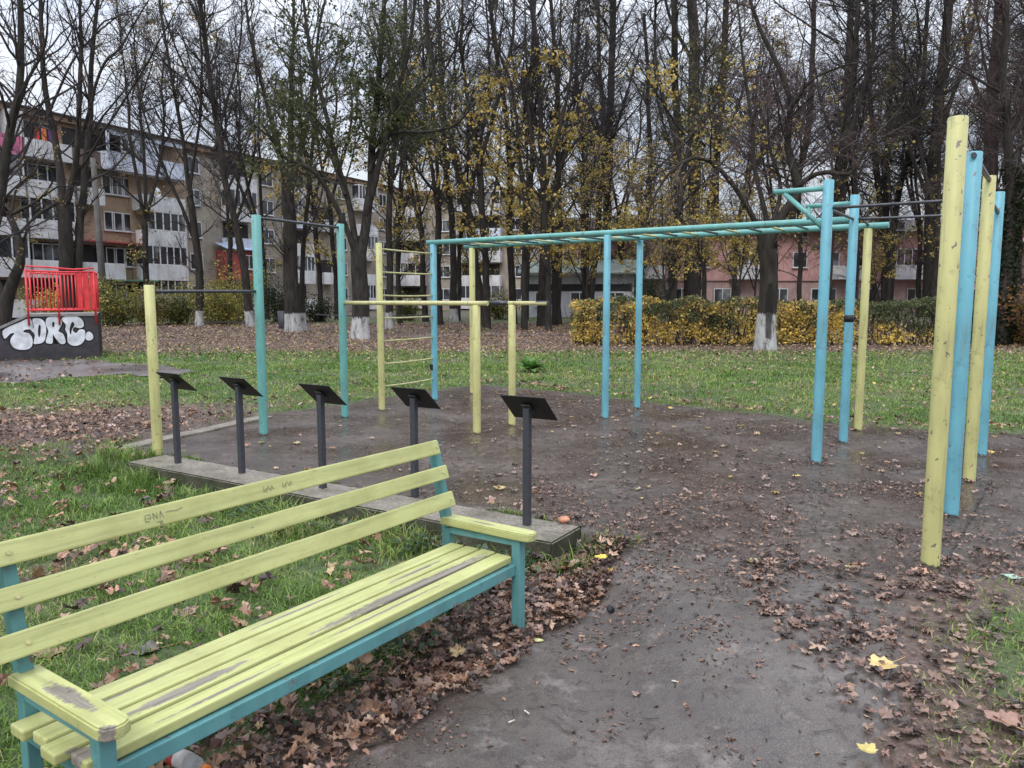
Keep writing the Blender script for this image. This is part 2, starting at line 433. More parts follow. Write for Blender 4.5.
# ------------------------------------------------------------------ ground sheets
def axis(lo, hi, fine_lo, fine_hi, step, grow=1.22):
    a = list(np.arange(fine_lo, fine_hi+1e-6, step)); d = step
    x = fine_hi
    while x < hi: d *= grow; x += d; a.append(x)
    d = step; x = fine_lo; pre = []
    while x > lo: d *= grow; x -= d; pre.append(x)
    return np.array(pre[::-1]+a)
def grid_mesh(name, xs, ys, mat, zf, keep=None, colf=None):
    X, Y = np.meshgrid(xs, ys); Z = zf(X, Y); nx, ny = len(xs), len(ys)
    Vv = np.stack([X.ravel(), Y.ravel(), Z.ravel()], 1)
    i = np.arange(nx*ny).reshape(ny, nx)
    Fq = np.stack([i[:-1, :-1], i[:-1, 1:], i[1:, 1:], i[1:, :-1]], -1).reshape(-1, 4)
    if keep is not None:
        cx = (X[:-1, :-1]+X[1:, 1:])/2; cy = (Y[:-1, :-1]+Y[1:, 1:])/2
        Fq = Fq[keep(cx, cy).ravel()]
        used, inv = np.unique(Fq, return_inverse=True); Fq = inv.reshape(-1, 4); Vv = Vv[used]
    col = None
    if colf is not None:
        t = colf(Vv[:, 0], Vv[:, 1]); col = np.stack([t, t, t], 1)
    return uniform_mesh(name, Vv, Fq, [mat], True, col)
def zground(x, y):
    under = np.maximum(soft_in(in_court, x, y, .10), soft_in(in_path, x, y, .10))
    c = inside(EDGE_Q, x, y)
    b = bumps(x, y)*(1-.85*under)
    return land(x, y)+b-.035*smooth((under-.75)/.25)-.30*c*(land(x, y) > -.05)
xs = axis(-500, 500, -9, 8, .07); ys = axis(-60, 900, .8, 14, .07, 1.15)
tag(link('ground', grid_mesh('ground', xs, ys, M['ground'], zground, None, turf)), kind='structure')
ripple = lambda x, y: (fnoise(x, y, .9, 61)-.5)*.018
tag(link('court', grid_mesh('court', np.arange(-4.6, 12, .045), np.arange(4.2, 15.5, .045), M['court'],
        lambda x, y: land(x, y)+ripple(x, y)*.5-.004-.06*(1-smooth(soft_in(in_court, x, y, .12)/.75)), lambda x, y: (soft_in(in_court, x, y, .12) > .02) & ~inside(EDGE_Q, x, y))), kind='structure')
tag(link('path', grid_mesh('path', np.arange(-2.6, 3.2, .035), np.arange(.8, 5.6, .035), M['path'],
        lambda x, y: land(x, y)+ripple(x, y)*.5+.006-.06*(1-smooth(soft_in(in_path, x, y, .10)/.75)), lambda x, y: soft_in(in_path, x, y, .10) > .02)), kind='structure')
tag(link('side_path', grid_mesh('side_path', np.arange(-26, 5, .12), np.arange(11, 34, .12), M['far_path'],
        lambda x, y: .028+ripple(x, y)*.3, in_far)), kind='structure')

# concrete edge of the court: a long low block whose front is bare and mossy
mb = MB()
a0, a1 = CL+W*0, CF
outer = [CF, CF+NW*.43, CL+NW*.43, CL]
mb.prism([tuple(p[:2]) for p in outer], .42, Matrix.Translation((0, 0, -.412)))
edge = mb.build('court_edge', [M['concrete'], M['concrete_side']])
bm = bmesh.new(); bm.from_mesh(edge.data)
bmesh.ops.subdivide_edges(bm, edges=[e for e in bm.edges if e.calc_length() > 1], cuts=40, use_grid_fill=True)
bmesh.ops.bevel(bm, geom=[e for e in bm.edges if e.calc_face_angle(0) > 1], offset=.012, segments=2, affect='EDGES')
for v in bm.verts:
    n_ = float(fnoise(np.array([v.co.x*3+v.co.z*5]), np.array([v.co.y*3]), .4, 5)[0])-.5
    v.co += Vector((-NW.x*n_*.02, -NW.y*n_*.02, n_*.008))
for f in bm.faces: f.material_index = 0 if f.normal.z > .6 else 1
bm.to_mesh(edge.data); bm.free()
tag(edge, kind='structure')

def strip(name, a, b, w, mat, n=24):
    t = np.linspace(0, 1, n); d = (b-a).normalized(); q = Vector((-d.y, d.x, 0)); r = np.random.default_rng(4)
    vs = []
    for k in t:
        p = a.lerp(b, float(k))+q*float(r.normal()*.006); ww = w*float(r.uniform(.5, 1.2))
        for s_ in (-1, 1): vs.append((p.x+q.x*ww*s_, p.y+q.y*ww*s_, land1(p.x, p.y)+.006))
    i = np.arange(n-1)*2
    tag(link(name, uniform_mesh(name, np.array(vs), np.stack([i, i+1, i+3, i+2], 1), [mat])), kind='structure')
M['joint'] = gravelly('dirt_filled_joint', [(.016, .013, .012), (.03, .024, .022), (.05, .04, .036)], 6, (.5, .8))
strip('court_joint', at(992, 480), at(940, 572), .007, M['joint']); strip('path_joint', at(690, 566, -.1), at(850, 600, -.12), .006, M['joint'])
# low kerb along the left side of the court
qa, qb = at(112, 449), at(262, 416.5); kd = (qb-qa).normalized(); kn = Vector((kd.y, -kd.x, 0)); m = MB()
for k in range(6):
    a_, b_ = qa.lerp(qb, k/6), qa.lerp(qb, (k+.985)/6)
    m.beam(a_+kn*.10+Vector((0, 0, -.06+.004*(k % 3))), b_+kn*.10+Vector((0, 0, -.06+.004*((k+1) % 3))), .20, .16, .012)
tag(m.build('court_kerb', M['concrete']), kind='structure')
# ------------------------------------------------------------------ the climbing frame
ORI = Vector((0, 0, 0))
frame = thing('climbing_frame', 'yellow and blue tubular workout frame with pull-up bars, ladder and monkey bars on the court', 'climbing frame', (0, 0, 0))
def station(name, mbp, mat, label):
    o = mbp.build(name, mat, frame); tag(o, label); return o
def post(base, top, r, mat, parent, label=None, caps=True, lean=(0, 0)):
    m = MB(); zt = top
    m.tube([(0, 0, -.25), (0, 0, 0), (0, 0, zt*.5), (lean[0], lean[1], zt-.004), (lean[0], lean[1], zt)], [r, r, r, r, r*.9], 20)
    o = m.build('post', mat, parent, (base.x, base.y, 0)); tag(o, label)
    return o
def P(px, py): return at(px, py)
A, B, C_, D, E = P(158, 455), P(264, 434), P(345, 417), P(382, 410), P(435, 400)
Mp, N, J, K = P(605, 418), P(637, 408), P(477, 433), P(512, 425)
Fp = N - U*3.0
G, H, I = P(816, 462), P(843, 442), P(858, 430)
P1, P2, P3, P4 = P(930, 565), P(951, 515), P(969, 480), P(981, 455)
def h(v, z): return Vector((v.x, v.y, z))
ZR = 2.43
def bar(mbx, a, b, r, ext0=0, ext1=0, n=12, sag=0.0):
    d = (b-a).normalized(); a2 = a-d*ext0; b2 = b+d*ext1
    pts = [a2.lerp(b2, t)+Vector((0, 0, -sag*4*t*(1-t))) for t in np.linspace(0, 1, 7)]
    return mbx.tube(pts, r, n)

# pull-up bars on the left: low bar, high bar
m = MB(); bar(m, h(A, 1.655), h(B, 1.665), .017, -.03, .07)
left = station('pull_up_bars', m, M['bar_steel'], 'low and high pull-up bars between yellow and teal posts')
m = MB(); bar(m, h(B, 2.50), h(C_, 2.50), .017, .02, .06)
tag(m.build('high_bar', M['bar_steel'], left))
post(A, z_at(A, 285), .050, M['post_yellow'], left, 'short yellow post at the near end of the low bar')
post(B, z_at(B, 215), .053, M['post_teal'], left, 'teal post shared by low and high bar')
post(C_, z_at(C_, 224), .050, M['post_teal'], left, 'teal post at the far end of the high bar')
# parallel bars
ZP = 1.525
J2 = J+U*.0
m = MB(); bar(m, h(C_, ZP)+U*.05, h(J, ZP), .026, 0, .16, 14)
bar(m, h(D, ZP)+U*.05, h(K, ZP), .026, 0, .52, 14)
par = station('parallel_bars', m, M['bar_yellow'], 'two long yellow dip bars on two short yellow posts')
for p_, q_ in ((-.35, -.05), (.36, .53)):
    m = MB(); m.tube([h(K, ZP+.0015)+U*p_, h(K, ZP+.0015)+U*q_], .0275, 14); tag(m.build('worn_grip', M['bar_steel'], par), 'bare dark metal where the paint is worn off')
post(J, ZP-.02, .046, M['post_yellow'], par, 'short yellow post nearer the camera')
post(K, ZP-.02, .046, M['post_yellow'], par)
# monkey bars with the wall ladder at their far end
m = MB()
E_ = h(E, ZR); Hh = h(H, ZR); Fh = h(Fp, ZR); Ih = h(I, ZR)
bar(m, E_, Hh, .036, .12, 0.0, 16); bar(m, Fh, Ih, .036, .15, .22, 16)
monk = station('monkey_bars', m, M['bar_teal'], 'long horizontal ladder of two teal rails with yellow and shade-darkened rungs')
NR = 21
for k in range(NR):
    t = (k+.6)/NR
    a = E_.lerp(Hh, t); b = Fh.lerp(Ih, t)
    m = MB(); bar(m, a, b, .013, .01, .01, 10, sag=.004)
    tag(m.build('rung', M['bar_yellow'] if k % 2 else M['bar_steel'], monk))  # alternate dark rungs put the striping of reflected light into colour
post(E, ZR-.03, .050, M['post_blue'], monk); post(Mp, ZR-.03, .046, M['post_blue'], monk); post(N, ZR-.03, .046, M['post_blue'], monk)
post(Fp, ZR-.03, .048, M['post_yellow'], monk); post(I, ZR-.03, .047, M['post_yellow'], monk)
post(D, z_at(D, 243), .046, M['post_yellow'], monk, 'yellow post of the wall ladder')
for k in range(7):
    z = 2.27-.322*k
    m = MB(); bar(m, h(D, z), h(E, z-.01*(k == 0)), .012, 0, .0, 10, sag=.012 if k in (2, 5, 6) else .004)
    tag(m.build('ladder_rung', M['bar_yellow'], monk))
m = MB(); c = h(E, .52)-V*0+Vector((-.045, -.025, 0)); m.box(c, (.05, .05, .09), None, .01)
tag(m.build('clamp', M['sign_black'], monk))
# tall stations on the right
m = MB(); bar(m, h(G, ZR), h(P3, ZR), .014, .0, .0); bar(m, h(H, ZR), h(P4, ZR-.01), .014, 0, 0)
tall = station('high_bars', m, M['bar_steel'], 'thin dark high bars between blue and yellow posts at the right')
for a, b, z in ((G, H, 2.43), (H, I, 2.50), (P2, P3, 2.58), (P3, P4, 2.43)):
    m = MB(); e0 = .07 if (a, b) == (P2, P3) else -.03
    bar(m, h(a, z), h(b, z-(.06 if b is I else 0)), .019 if a in (P1, P2, P3) else .014, e0, .02)
    tag(m.build('cross_bar', M['bar_steel'], tall))
post(G, z_at(G, 180), .049, M['post_blue'], tall, 'tall light blue post carrying a braced grip bar')
ph = post(H, z_at(H, 195), .048, M['post_blue'], tall)
m = MB(); m.tube([(0, 0, 0), (0, 0, .075)], .0505, 16)
cl = m.build('band', M['sign_black'], ph, (0, 0, 1.33)); tag(cl, 'dark tape band round the post')
post(P1, z_at(P1, 117), .053, M['post_yellow'], tall, 'tallest yellow post nearest the camera')
post(P2, z_at(P2, 152), .050, M['post_blue'], tall, 'second post, blue, with the bar end showing near its top')
post(P3, z_at(P3, 176), .050, M['post_yellow'], tall); post(P4, z_at(P4, 192), .050, M['post_blue'], tall)
m = MB()
g0 = h(G, 2.615); m.tube([g0, g0-U*.5], .025, 14); m.tube([h(G, 2.22), g0-U*.40-Vector((0, 0, .02))], .023, 12)
tag(m.build('grip_bar', M['bar_teal'], tall), 'braced teal grip bar')
m = MB()
h0 = h(H, 2.60); m.tube([h0, h0-U*.50], .025, 14); m.tube([h0-U*.47, h(H, ZR+.02)-U*.47], .023, 12)
tag(m.build('grip_bar', M['bar_teal'], tall), 'teal grip bar standing on the monkey bar rail')

# ------------------------------------------------------------------ bench
ANG = math.atan2(U.y, U.x)
def wood_paint(name, col, worn, along='y'):
    """yellow painted planks: brush grain along the plank (local y), mossy grime, bare grey wood in the worn ellipses"""
    m, n, l, b = new_mat(name)
    t = n.new('ShaderNodeTexCoord'); ob = t.outputs['Object']
    gr = noise(n, l, 30, 6, .7, stretch=(1.4, .06, 1.4) if along == 'y' else (.09, 1.4, 1.4)); big = noise(n, l, 3.2, 5, .65); fine = noise(n, l, 60, 4, .7, stretch=(1, .3, 1))
    c = ramp(n, l, gr, [(.22, tuple(v*.58 for v in col)), (.5, col), (.78, tuple(min(1, v*1.16) for v in col))])
    c = mixc(n, l, ramp(n, l, big, [(.45, (0, 0, 0)), (.72, (.5,)*3)]), c, (.25, .24, .08))
    c = mixc(n, l, ramp(n, l, fine, [(.62, (0, 0, 0)), (.74, (.6,)*3)]), c, (.14, .12, .07))
    wood = ramp(n, l, gr, [(.3, (.09, .075, .068)), (.7, (.32, .275, .24))])
    sp = n.new('ShaderNodeSeparateXYZ'); l.new(ob, sp.inputs[0])
    tot = None
    for (cx, cy, rx, ry) in worn:
        ax = math_n(n, l, 'MULTIPLY', math_n(n, l, 'SUBTRACT', sp.outputs['X'], cx), 1/rx)
        ay = math_n(n, l, 'MULTIPLY', math_n(n, l, 'SUBTRACT', sp.outputs['Y'], cy), 1/ry)
        d = math_n(n, l, 'SUBTRACT', 1.0, math_n(n, l, 'ADD', math_n(n, l, 'POWER', math_n(n, l, 'ABSOLUTE', ax), 2.0), math_n(n, l, 'POWER', math_n(n, l, 'ABSOLUTE', ay), 2.0)))
        tot = d if tot is None else math_n(n, l, 'MAXIMUM', tot, d)
    if tot is not None:
        k = math_n(n, l, 'ADD', tot, math_n(n, l, 'MULTIPLY', math_n(n, l, 'SUBTRACT', math_n(n, l, 'ADD', math_n(n, l, 'MULTIPLY', gr, .6), math_n(n, l, 'MULTIPLY', fine, .5)), .55), 3.2))
        top = n.new('ShaderNodeMapRange'); top.inputs['From Min'].default_value = .30; top.inputs['From Max'].default_value = .52; top.inputs['To Max'].default_value = .95; l.new(k, top.inputs['Value'])
        c = mixc(n, l, top.outputs[0], c, wood)
    chips = ramp(n, l, noise(n, l, 17, 3, .6, stretch=(1, .35, 1)), [(.73, (0, 0, 0)), (.745, (1, 1, 1))])
    c = mixc(n, l, chips, c, (.12, .10, .09))
    l.new(c, b.inputs['Base Color']); b.inputs['Roughness'].default_value = .5; b.inputs['Specular IOR Level'].default_value = .35
    bump(n, l, b, gr, .22, .004)
    return m
YEL = (.44, .45, .185)
M['seat_wood'] = wood_paint('bench_seat_paint', YEL, [(-.135, -.62, .042, .72), (-.15, -1.75, .034, .30), (-.06, -2.16, .06, .05), (-.365, -1.1, .010, .35), (-.05, -.85, .010, .5), (-.262, -.45, .014, .25), (-.30, -1.9, .012, .2), (-.03, -1.7, .012, .3)])
M['back_wood'] = wood_paint('bench_back_paint', YEL, [(-.535, -1.36, .022, .085)])
M['arm_wood'] = wood_paint('bench_arm_paint', YEL, [(-.17, -2.13, .19, .034), (.11, -2.165, .035, .03)], 'x')
M['arm_wood_far'] = wood_paint('bench_far_arm_paint', YEL, [(-.2, .03, .10, .012)], 'x')
bloc = at(512, 556, .26)
bench = thing('bench', 'long yellow wooden park bench on a teal metal frame, paint worn off its near armrest', 'bench', (bloc.x, bloc.y, -DROP), ANG)
def plank(mb, x, y0, y1, z, w, t, tilt=0, jitter=.0):
    rot = Matrix.Rotation(tilt, 3, 'Y') @ Matrix.Rotation(jitter, 3, 'Z')
    mb.box((x, (y0+y1)/2, z), (w, y1-y0, t), rot, .007)
YN = -2.13
m = MB()
for k, (x, y0, y1) in enumerate(((-.365, YN-.075, .0), (-.262, YN-.055, .004), (-.158, YN-.08, .012), (-.046, YN-.045, .0))):
    plank(m, x, y0, y1, .411, .088 if k < 3 else .094, .036, .006*(k-1.5), .0015*(k-1))
m.build('seat', M['seat_wood'], bench)
m = MB()
for k, (x, z, hgt) in enumerate(((-.432, .672, .082), (-.482, .812, .076), (-.527, .948, .080))):
    plank(m, x+.02, YN-.30, .02+(.0, .01, -.01)[k], z, hgt, .030, math.radians(71), 0)
m.build('backrest', M['back_wood'], bench)
def leg(name, pts, w=.052, d=.052):
    m = MB()
    for a, b_ in zip(pts[:-1], pts[1:]): m.beam(a, b_, d, w, .004, up=(0, 1, 0))
    return m.build(name, M['bench_teal'], bench)
for y in (.032, YN):
    leg('front_leg', [(.018, y, -.1), (.018, y, .515)])
    leg('back_leg', [(-.455, y, -.1), (-.455, y, .50), (-.56, y, .965)], .045)
    m = MB(); m.beam((-.43, y+.001, .49), (.043, y+.001, .5), .044, .036, .004); m.beam((-.43, y, .355), (-.01, y, .355), .04, .045, .004)
    m.build('side_rail', M['bench_teal'], bench)
m = MB(); m.beam((.0, .006, .357), (.0, YN+.026, .357), .04, .055, .004); m.beam((-.40, .006, .357), (-.40, YN+.026, .357), .04, .05, .004)
m.build('seat_rail', M['bench_teal'], bench)
for y, mm in ((.032, 'arm_wood_far'), (YN, 'arm_wood')):
    m = MB()
    w = .048
    prof = [(-.47, y-w), (.075, y-w), (.105, y-w*.8), (.118, y-w*.3), (.118, y+w*.3), (.105, y+w*.8), (.075, y+w), (-.47, y+w)]
    m.prism(prof, .042, Matrix.Translation((0, 0, .521)))
    o = m.build('armrest', M[mm], bench)
    bm = bmesh.new(); bm.from_mesh(o.data)
    bmesh.ops.bevel(bm, geom=[e for e in bm.edges if abs(e.verts[0].co.z-e.verts[1].co.z) < .01], offset=.006, segments=2, affect='EDGES')
    bm.to_mesh(o.data); bm.free()
    if y == YN: tag(o, 'armrest with bare grey wood showing through the paint')
for (x, z) in ((-.432, .672), (-.482, .812), (-.527, .948)):
    for y in (.0, YN):
        n_ = Vector((math.sin(math.radians(71)), 0, math.cos(math.radians(71))))
        p = Vector((x+.02, y-.01, z))+n_*.014; m = MB(); m.tube([p, p+n_*.006], .008, 10); m.build('bolt', M['bar_yellow'], bench)
M['pen'] = plain('faded_pen', (.16, .16, .10), .6, .3, 60)
# pen scribbles on the top backrest plank
def backplank_mat(yc, dz=0.0):
    n_ = Vector((math.sin(math.radians(71)), 0, math.cos(math.radians(71)))); x = Vector((0, 1, 0)); y = n_.cross(x)
    mt = Matrix((x, y, n_)).transposed().to_4x4(); mt.translation = Vector((-.507, yc, .948+dz))+n_*.0172
    return mt
def stroke(mb, mt, pts, w=.0011):
    for a, b_ in zip(pts[:-1], pts[1:]):
        a, b_ = Vector(a), Vector(b_); d = (b_-a).normalized(); q = Vector((-d.y, d.x))*w
        mb.prism([tuple(a-q), tuple(b_-q), tuple(b_+q), tuple(a+q)], .0006, mt)
for yc, sc in ((-1.63, 1.0), (-1.13, .8), (-1.03, .8)):
    mt = backplank_mat(yc, .0); m = MB()
    if sc == 1.0:
        for pts in ([(-.05, .012), (-.052, -.012), (-.035, -.012)], [(-.045, .012), (-.03, .012), (-.03, -.004), (-.045, 0)], [(-.02, -.01), (-.018, .014), (-.005, -.01), (-.003, .014)],
                    [(.005, -.01), (.012, .015), (.02, -.01)], [(.03, .006), (.05, .008), (.075, .004), (.1, .01)], [(-.01, -.022), (.012, -.022), (0, -.032), (.015, -.031)]):
            stroke(m, mt, pts)
    else:
        for pts in ([(-.02, .012), (-.025, -.01), (-.005, .005), (-.012, -.014)], [(.0, .012), (.012, -.01), (.02, .01), (.028, -.008)]): stroke(m, mt, pts, .0009)
    m.build('pen_scribble', M['pen'], bench)

# ------------------------------------------------------------------ five blank sign stands on the concrete edge
SP_ = [(178, 463), (242, 473), (323, 488), (415, 495), (527, 525)]
SIGN_L = ['blank black sign stand nearest the short yellow post at the left end of the edge',
          'blank black sign stand second from the left, in front of the tall teal post',
          'blank black sign stand in the middle of the row of five',
          'blank black sign stand behind the far end of the bench backrest',
          'blank black sign stand beside the orange fruit at the right end of the concrete edge']
for k, (px, py) in enumerate(SP_):
    b = at(px, py, .008)
    t = thing('sign_stand', SIGN_L[k], 'sign stand', (b.x, b.y, .008+(.04 if k == 4 else 0)), math.atan2(W.y, W.x)+.02*(k-2), 'blank sign stands along the court edge')
    m = MB(); m.box((0, 0, .37), (.048, .048, .84), None, .004); m.build('post', M['sign_grey'], t)
    m = MB(); sl = math.radians(41)
    # upper edge towards the path, lower edge towards the court
    m.box((0, .025, .79), (.345, .275, .006), Matrix.Rotation(-sl, 3, 'X'), .0015); m.build('board', M['sign_black'], t)
    m = MB(); m.box((0, .006, .782), (.07, .10, .006), Matrix.Rotation(-sl, 3, 'X')); m.build('bracket', M['sign_grey'], t)

# ------------------------------------------------------------------ skate ramp with the red railing
RA = at(100, 357.5); RB = at(0, 362.0)
RX = (RB-RA).normalized(); RY = Vector((-.44, .898, 0)); 
rt = thing('skate_ramp', 'dark skate ramp with silver graffiti on its side and a red railing round its deck', 'skate ramp', (RA.x, RA.y, 0), 0)
DK, DL, DD = 1.17, 1.58, 2.2                              # deck height, length, depth
def rp(a, d, z): return RX*a+RY*d+Vector((0, 0, z))
RL = 4.6
prof = [(0, 0), (0, DK), (DL, DK), (DL+.55, DK-.27), (DL+1.3, DK-.58), (DL+2.2, DK-.86), (RL, .10), (RL, 0)]
m = MB()
lo = [m.bm.verts.new(rp(a, 0, z)) for a, z in prof]; hi = [m.bm.verts.new(rp(a, DD, z)) for a, z in prof]
f = m.bm.faces.new(lo); f.material_index = 0; f = m.bm.faces.new(hi[::-1]); f.material_index = 0
for j in range(len(prof)):
    k = (j+1) % len(prof); f = m.bm.faces.new((lo[j], hi[j], hi[k], lo[k])); f.material_index = 1 if j == 0 else (2 if 0 < j < 7 else 0)
body = m.build('body', [M['ramp_dark'], M['ramp_black'], M['ramp_top']], rt)
m = MB(); m.mi = 0
for a, b_ in zip(prof[1:-2], prof[2:-1]):
    m.beam(rp(a[0], -.012, a[1]-.03), rp(b_[0], -.012, b_[1]-.03), .03, .06)
m.build('coping', M['ramp_top'], rt)
m = MB(); r_ = .026
zt, zb = DK+1.08, DK+.10
for d in (-.03, DD-.06):
    e = DL-.02 if d < 0 else DL+.12
    m.tube([rp(.04, d, zt), rp(e*.5, d, zt-.015), rp(e, d, zt+.01)], r_, 10); m.tube([rp(.04, d, zb), rp(e, d, zb)], r_, 10)
    if d < 0: m.tube([rp(.03, d+.05, zt+.1), rp(.5, d+.05, zt+.06), rp(1.0, d+.05, zt+.10), rp(e, d+.05, zt+.12)], r_*.9, 10)
    for k in range(10):
        a = .04+(e-.04)*k/9; big = k in (0, 5, 9)
        m.tube([rp(a, d, zb-(.38 if (big and d < 0) else .1 if big else 0)), rp(a, d, zt+(.05 if big else 0))], r_ if big else .016, 8)
for a in (.04,):
    m.tube([rp(a, -.03, zt), rp(a, DD-.06, zt)], r_, 10); m.tube([rp(a, -.03, zb), rp(a, DD-.06, zb)], r_, 10)
    for k in range(1, 9): m.tube([rp(a, DD*k/9, zb), rp(a, DD*k/9, zt)], .016, 8)
m.build('railing', M['rail_red'], rt)
m = MB()
for k in range(3):
    a = .07+.155*k; m.beam(rp(a, -.035, (zb+zt)/2-.49), rp(a, -.035, (zb+zt)/2+.47), .12, .02, 0, up=tuple(RY))
m.build('panel', M['rail_red'], rt)
# graffiti on the side: fat silver letters with a black outline (x: metres from the right end, y: height)
def gpt(px, py):
    w = at(px, py, 0); d = Vector((0, 0, 0))
    a_, b_ = (px-512)/F_PX, -(py-384)/F_PX
    dr = Vector((a_, CP+b_*SP, b_*CP-SP)); n_ = Vector((RX.y, -RX.x, 0))
    t = (RA-Vector((0, 0, CAM_H))).dot(n_)/dr.dot(n_); p = Vector((0, 0, CAM_H))+dr*t-RA
    return p.dot(RX), p.z
Z = lambda *pts: [(x/709*120, 250+y/709*120) for x, y in pts]
letters = [Z((15, 480), (60, 450), (120, 425), (172, 403), (188, 425), (192, 465), (150, 470), (138, 485), (170, 492), (190, 520), (192, 555), (175, 582), (130, 590), (85, 580), (62, 550), (65, 520), (85, 492), (60, 495), (28, 525)),
           Z((192, 408), (235, 405), (262, 425), (272, 460), (270, 510), (255, 545), (215, 555), (198, 550), (205, 500), (180, 470), (200, 458)),
           Z((275, 405), (300, 393), (335, 393), (358, 410), (365, 440), (345, 478), (372, 495), (388, 545), (360, 555), (330, 525), (312, 500), (310, 550), (275, 550), (272, 530), (285, 480), (270, 440)),
           Z((362, 408), (400, 388), (450, 390), (485, 412), (495, 448), (470, 462), (440, 455), (430, 475), (450, 490), (470, 470), (500, 475), (503, 520), (480, 555), (435, 566), (400, 545), (398, 500), (385, 470), (388, 440)),
           Z((512, 488), (530, 483), (548, 500), (548, 525), (525, 535), (505, 525))]
cut = [Z((228, 445), (240, 450), (238, 500), (230, 515), (224, 490)), Z((310, 425), (322, 430), (318, 455), (308, 450)), Z((425, 425), (440, 440), (425, 470), (418, 500), (410, 470))]
face = Matrix((RX, Vector((0, 0, 1)), Vector((RX.y, -RX.x, 0)) if Vector((RX.y, -RX.x, 0)).dot(Vector((0, -1, 0))) > 0 else -Vector((RX.y, -RX.x, 0)))).transposed().to_4x4()
def dens(poly):
    out = []
    n = len(poly)
    for i in range(n):                                   # rounded outline (Catmull-Rom)
        p0, p1, p2, p3 = (Vector(poly[(i+k-1) % n]) for k in range(4))
        for t in (0, .33, .66):
            out.append(tuple(.5*((2*p1)+(p2-p0)*t+(2*p0-5*p1+4*p2-p3)*t*t+(3*p1-p0-3*p2+p3)*t**3)))
    return out
def grow(poly, k):
    n = len(poly); ar = sum(poly[i][0]*poly[(i+1) % n][1]-poly[(i+1) % n][0]*poly[i][1] for i in range(n)); sg = 1 if ar > 0 else -1; out = []
    for i in range(n):
        d = Vector(poly[(i+1) % n])-Vector(poly[i-1]); q = Vector((d.y, -d.x)).normalized()*k*sg; out.append(tuple(Vector(poly[i])+q))
    return out
m = MB(); mo = MB()
for p in letters:
    q = dens([gpt(*v) for v in p]); m.prism(q, .002, face @ Matrix.Translation((0, 0, .004)))
    mo.prism(grow(q, .035), .002, face @ Matrix.Translation((0, 0, .001)))
gl = m.build('graffiti', M['spray_white'], rt); mo.build('graffiti_outline', M['spray_black'], gl); 
for p in cut:
    mc = MB(); mc.prism(dens([gpt(*v) for v in p]), .002, face @ Matrix.Translation((0, 0, .0065))); mc.build('graffiti_counter', M['spray_black'], gl)

# ------------------------------------------------------------------ small things lying about
def lz(p, up=0.0): return Vector((p.x, p.y, land1(p.x, p.y)+up))
M['plastic_clear'] = None
mm_, n_, l_, b_ = new_mat('clear_plastic'); b_.inputs['Base Color'].default_value = (.75, .78, .78, 1); b_.inputs['Roughness'].default_value = .15
b_.inputs['Transmission Weight'].default_value = .75; b_.inputs['IOR'].default_value = 1.2; M['plastic_clear'] = mm_
M['orange'] = plain('orange_plastic', (.75, .22, .04), .4, .1, 20); M['fruit'] = plain('orange_fruit_peel', (.46, .20, .11), .5, .4, 18)
M['label_white'] = plain('bottle_label_white', (.62, .58, .56), .5, .25, 14); M['label_red'] = plain('bottle_label_red', (.55, .06, .05), .5, .2, 14)
M['butt_white'] = plain('cigarette_paper', (.52, .50, .46), .7, .15, 60); M['butt_tan'] = plain('cigarette_filter', (.50, .30, .14), .7, .2, 60)
p = at(193, 770, -DROP+.05)
bt = thing('plastic_bottle', 'crushed clear plastic bottle with an orange cap lying in leaves under the bench', 'bottle', (p.x, p.y, land1(p.x, p.y)+.075), math.radians(-28))
def lathe(mb, prof, n=20):
    mb.tube([(x, 0, 0) for x, r in prof], [r for x, r in prof], n)
m = MB(); lathe(m, [(-.14, .02), (-.135, .03), (-.05, .032), (.0, .031), (.03, .026), (.045, .014), (.062, .0125)]); m.build('body', M['plastic_clear'], bt)
m = MB(); lathe(m, [(-.075, .0335), (-.02, .0335)]); m.build('label', M['label_white'], bt)
m = MB(); lathe(m, [(-.105, .0335), (-.0755, .0335)]); m.build('label_band', M['label_red'], bt)
m = MB(); lathe(m, [(.055, .0155), (.078, .0155), (.08, .014)]); m.build('cap', M['orange'], bt)
p = at(564, 523, .008)
m = MB(); bmesh.ops.create_icosphere(m.bm, subdivisions=3, radius=.038)
for v in m.bm.verts: v.co.z *= .62; v.co.x *= 1.15; v.co *= 1+.12*math.sin(v.co.x*90)*math.sin(v.co.y*70+1)
for f in m.bm.faces: f.smooth = True
tag(m.build('fruit', M['fruit'], None, (p.x, p.y, .034)), 'squashed orange fruit left on the right end of the concrete edge', 'fruit')
p = at(610, 619, -.17)
m = MB(); m.tube([(0, 0, 0), (0, 0, .012), (0, 0, .0125), (0, 0, .006)], [.022, .022, .017, .016], 18)
o = m.build('bottle_cap', M['sign_black'], None, (p.x, p.y, land1(p.x, p.y)+.022)); o.rotation_euler = (math.radians(38), .2, .3)
tag(o, 'small black bottle cap lying on the grey path', 'bottle cap')
BUTTS = [((510, 725), .6, 'cigarette butt on the path nearest the bench legs, lying beside a white pellet'), ((415, 707), 1.2, 'cigarette butt at the leafy edge of the path under the bench'),
         ((673, 698), -.5, 'cigarette butt on the open middle of the grey path'), ((528, 716), 2.2, 'short white pellet beside a cigarette butt on the path')]
for (px, py), a, lab in BUTTS:
    p = lz(at(px, py, -.17), .014)
    t = thing('cigarette_butt', lab, 'cigarette butt', p, a); t.scale = (.8, .8, .8)
    m = MB(); m.tube([(-.010, 0, 0), (.018, 0, 0)], .0042, 10); m.build('paper', M['butt_white'], t)
    m = MB(); m.tube([(.0181, 0, 0), (.030, 0, 0)], .0042, 10); m.build('filter', M['butt_tan'] if 'pellet beside' not in lab else M['butt_white'], t)

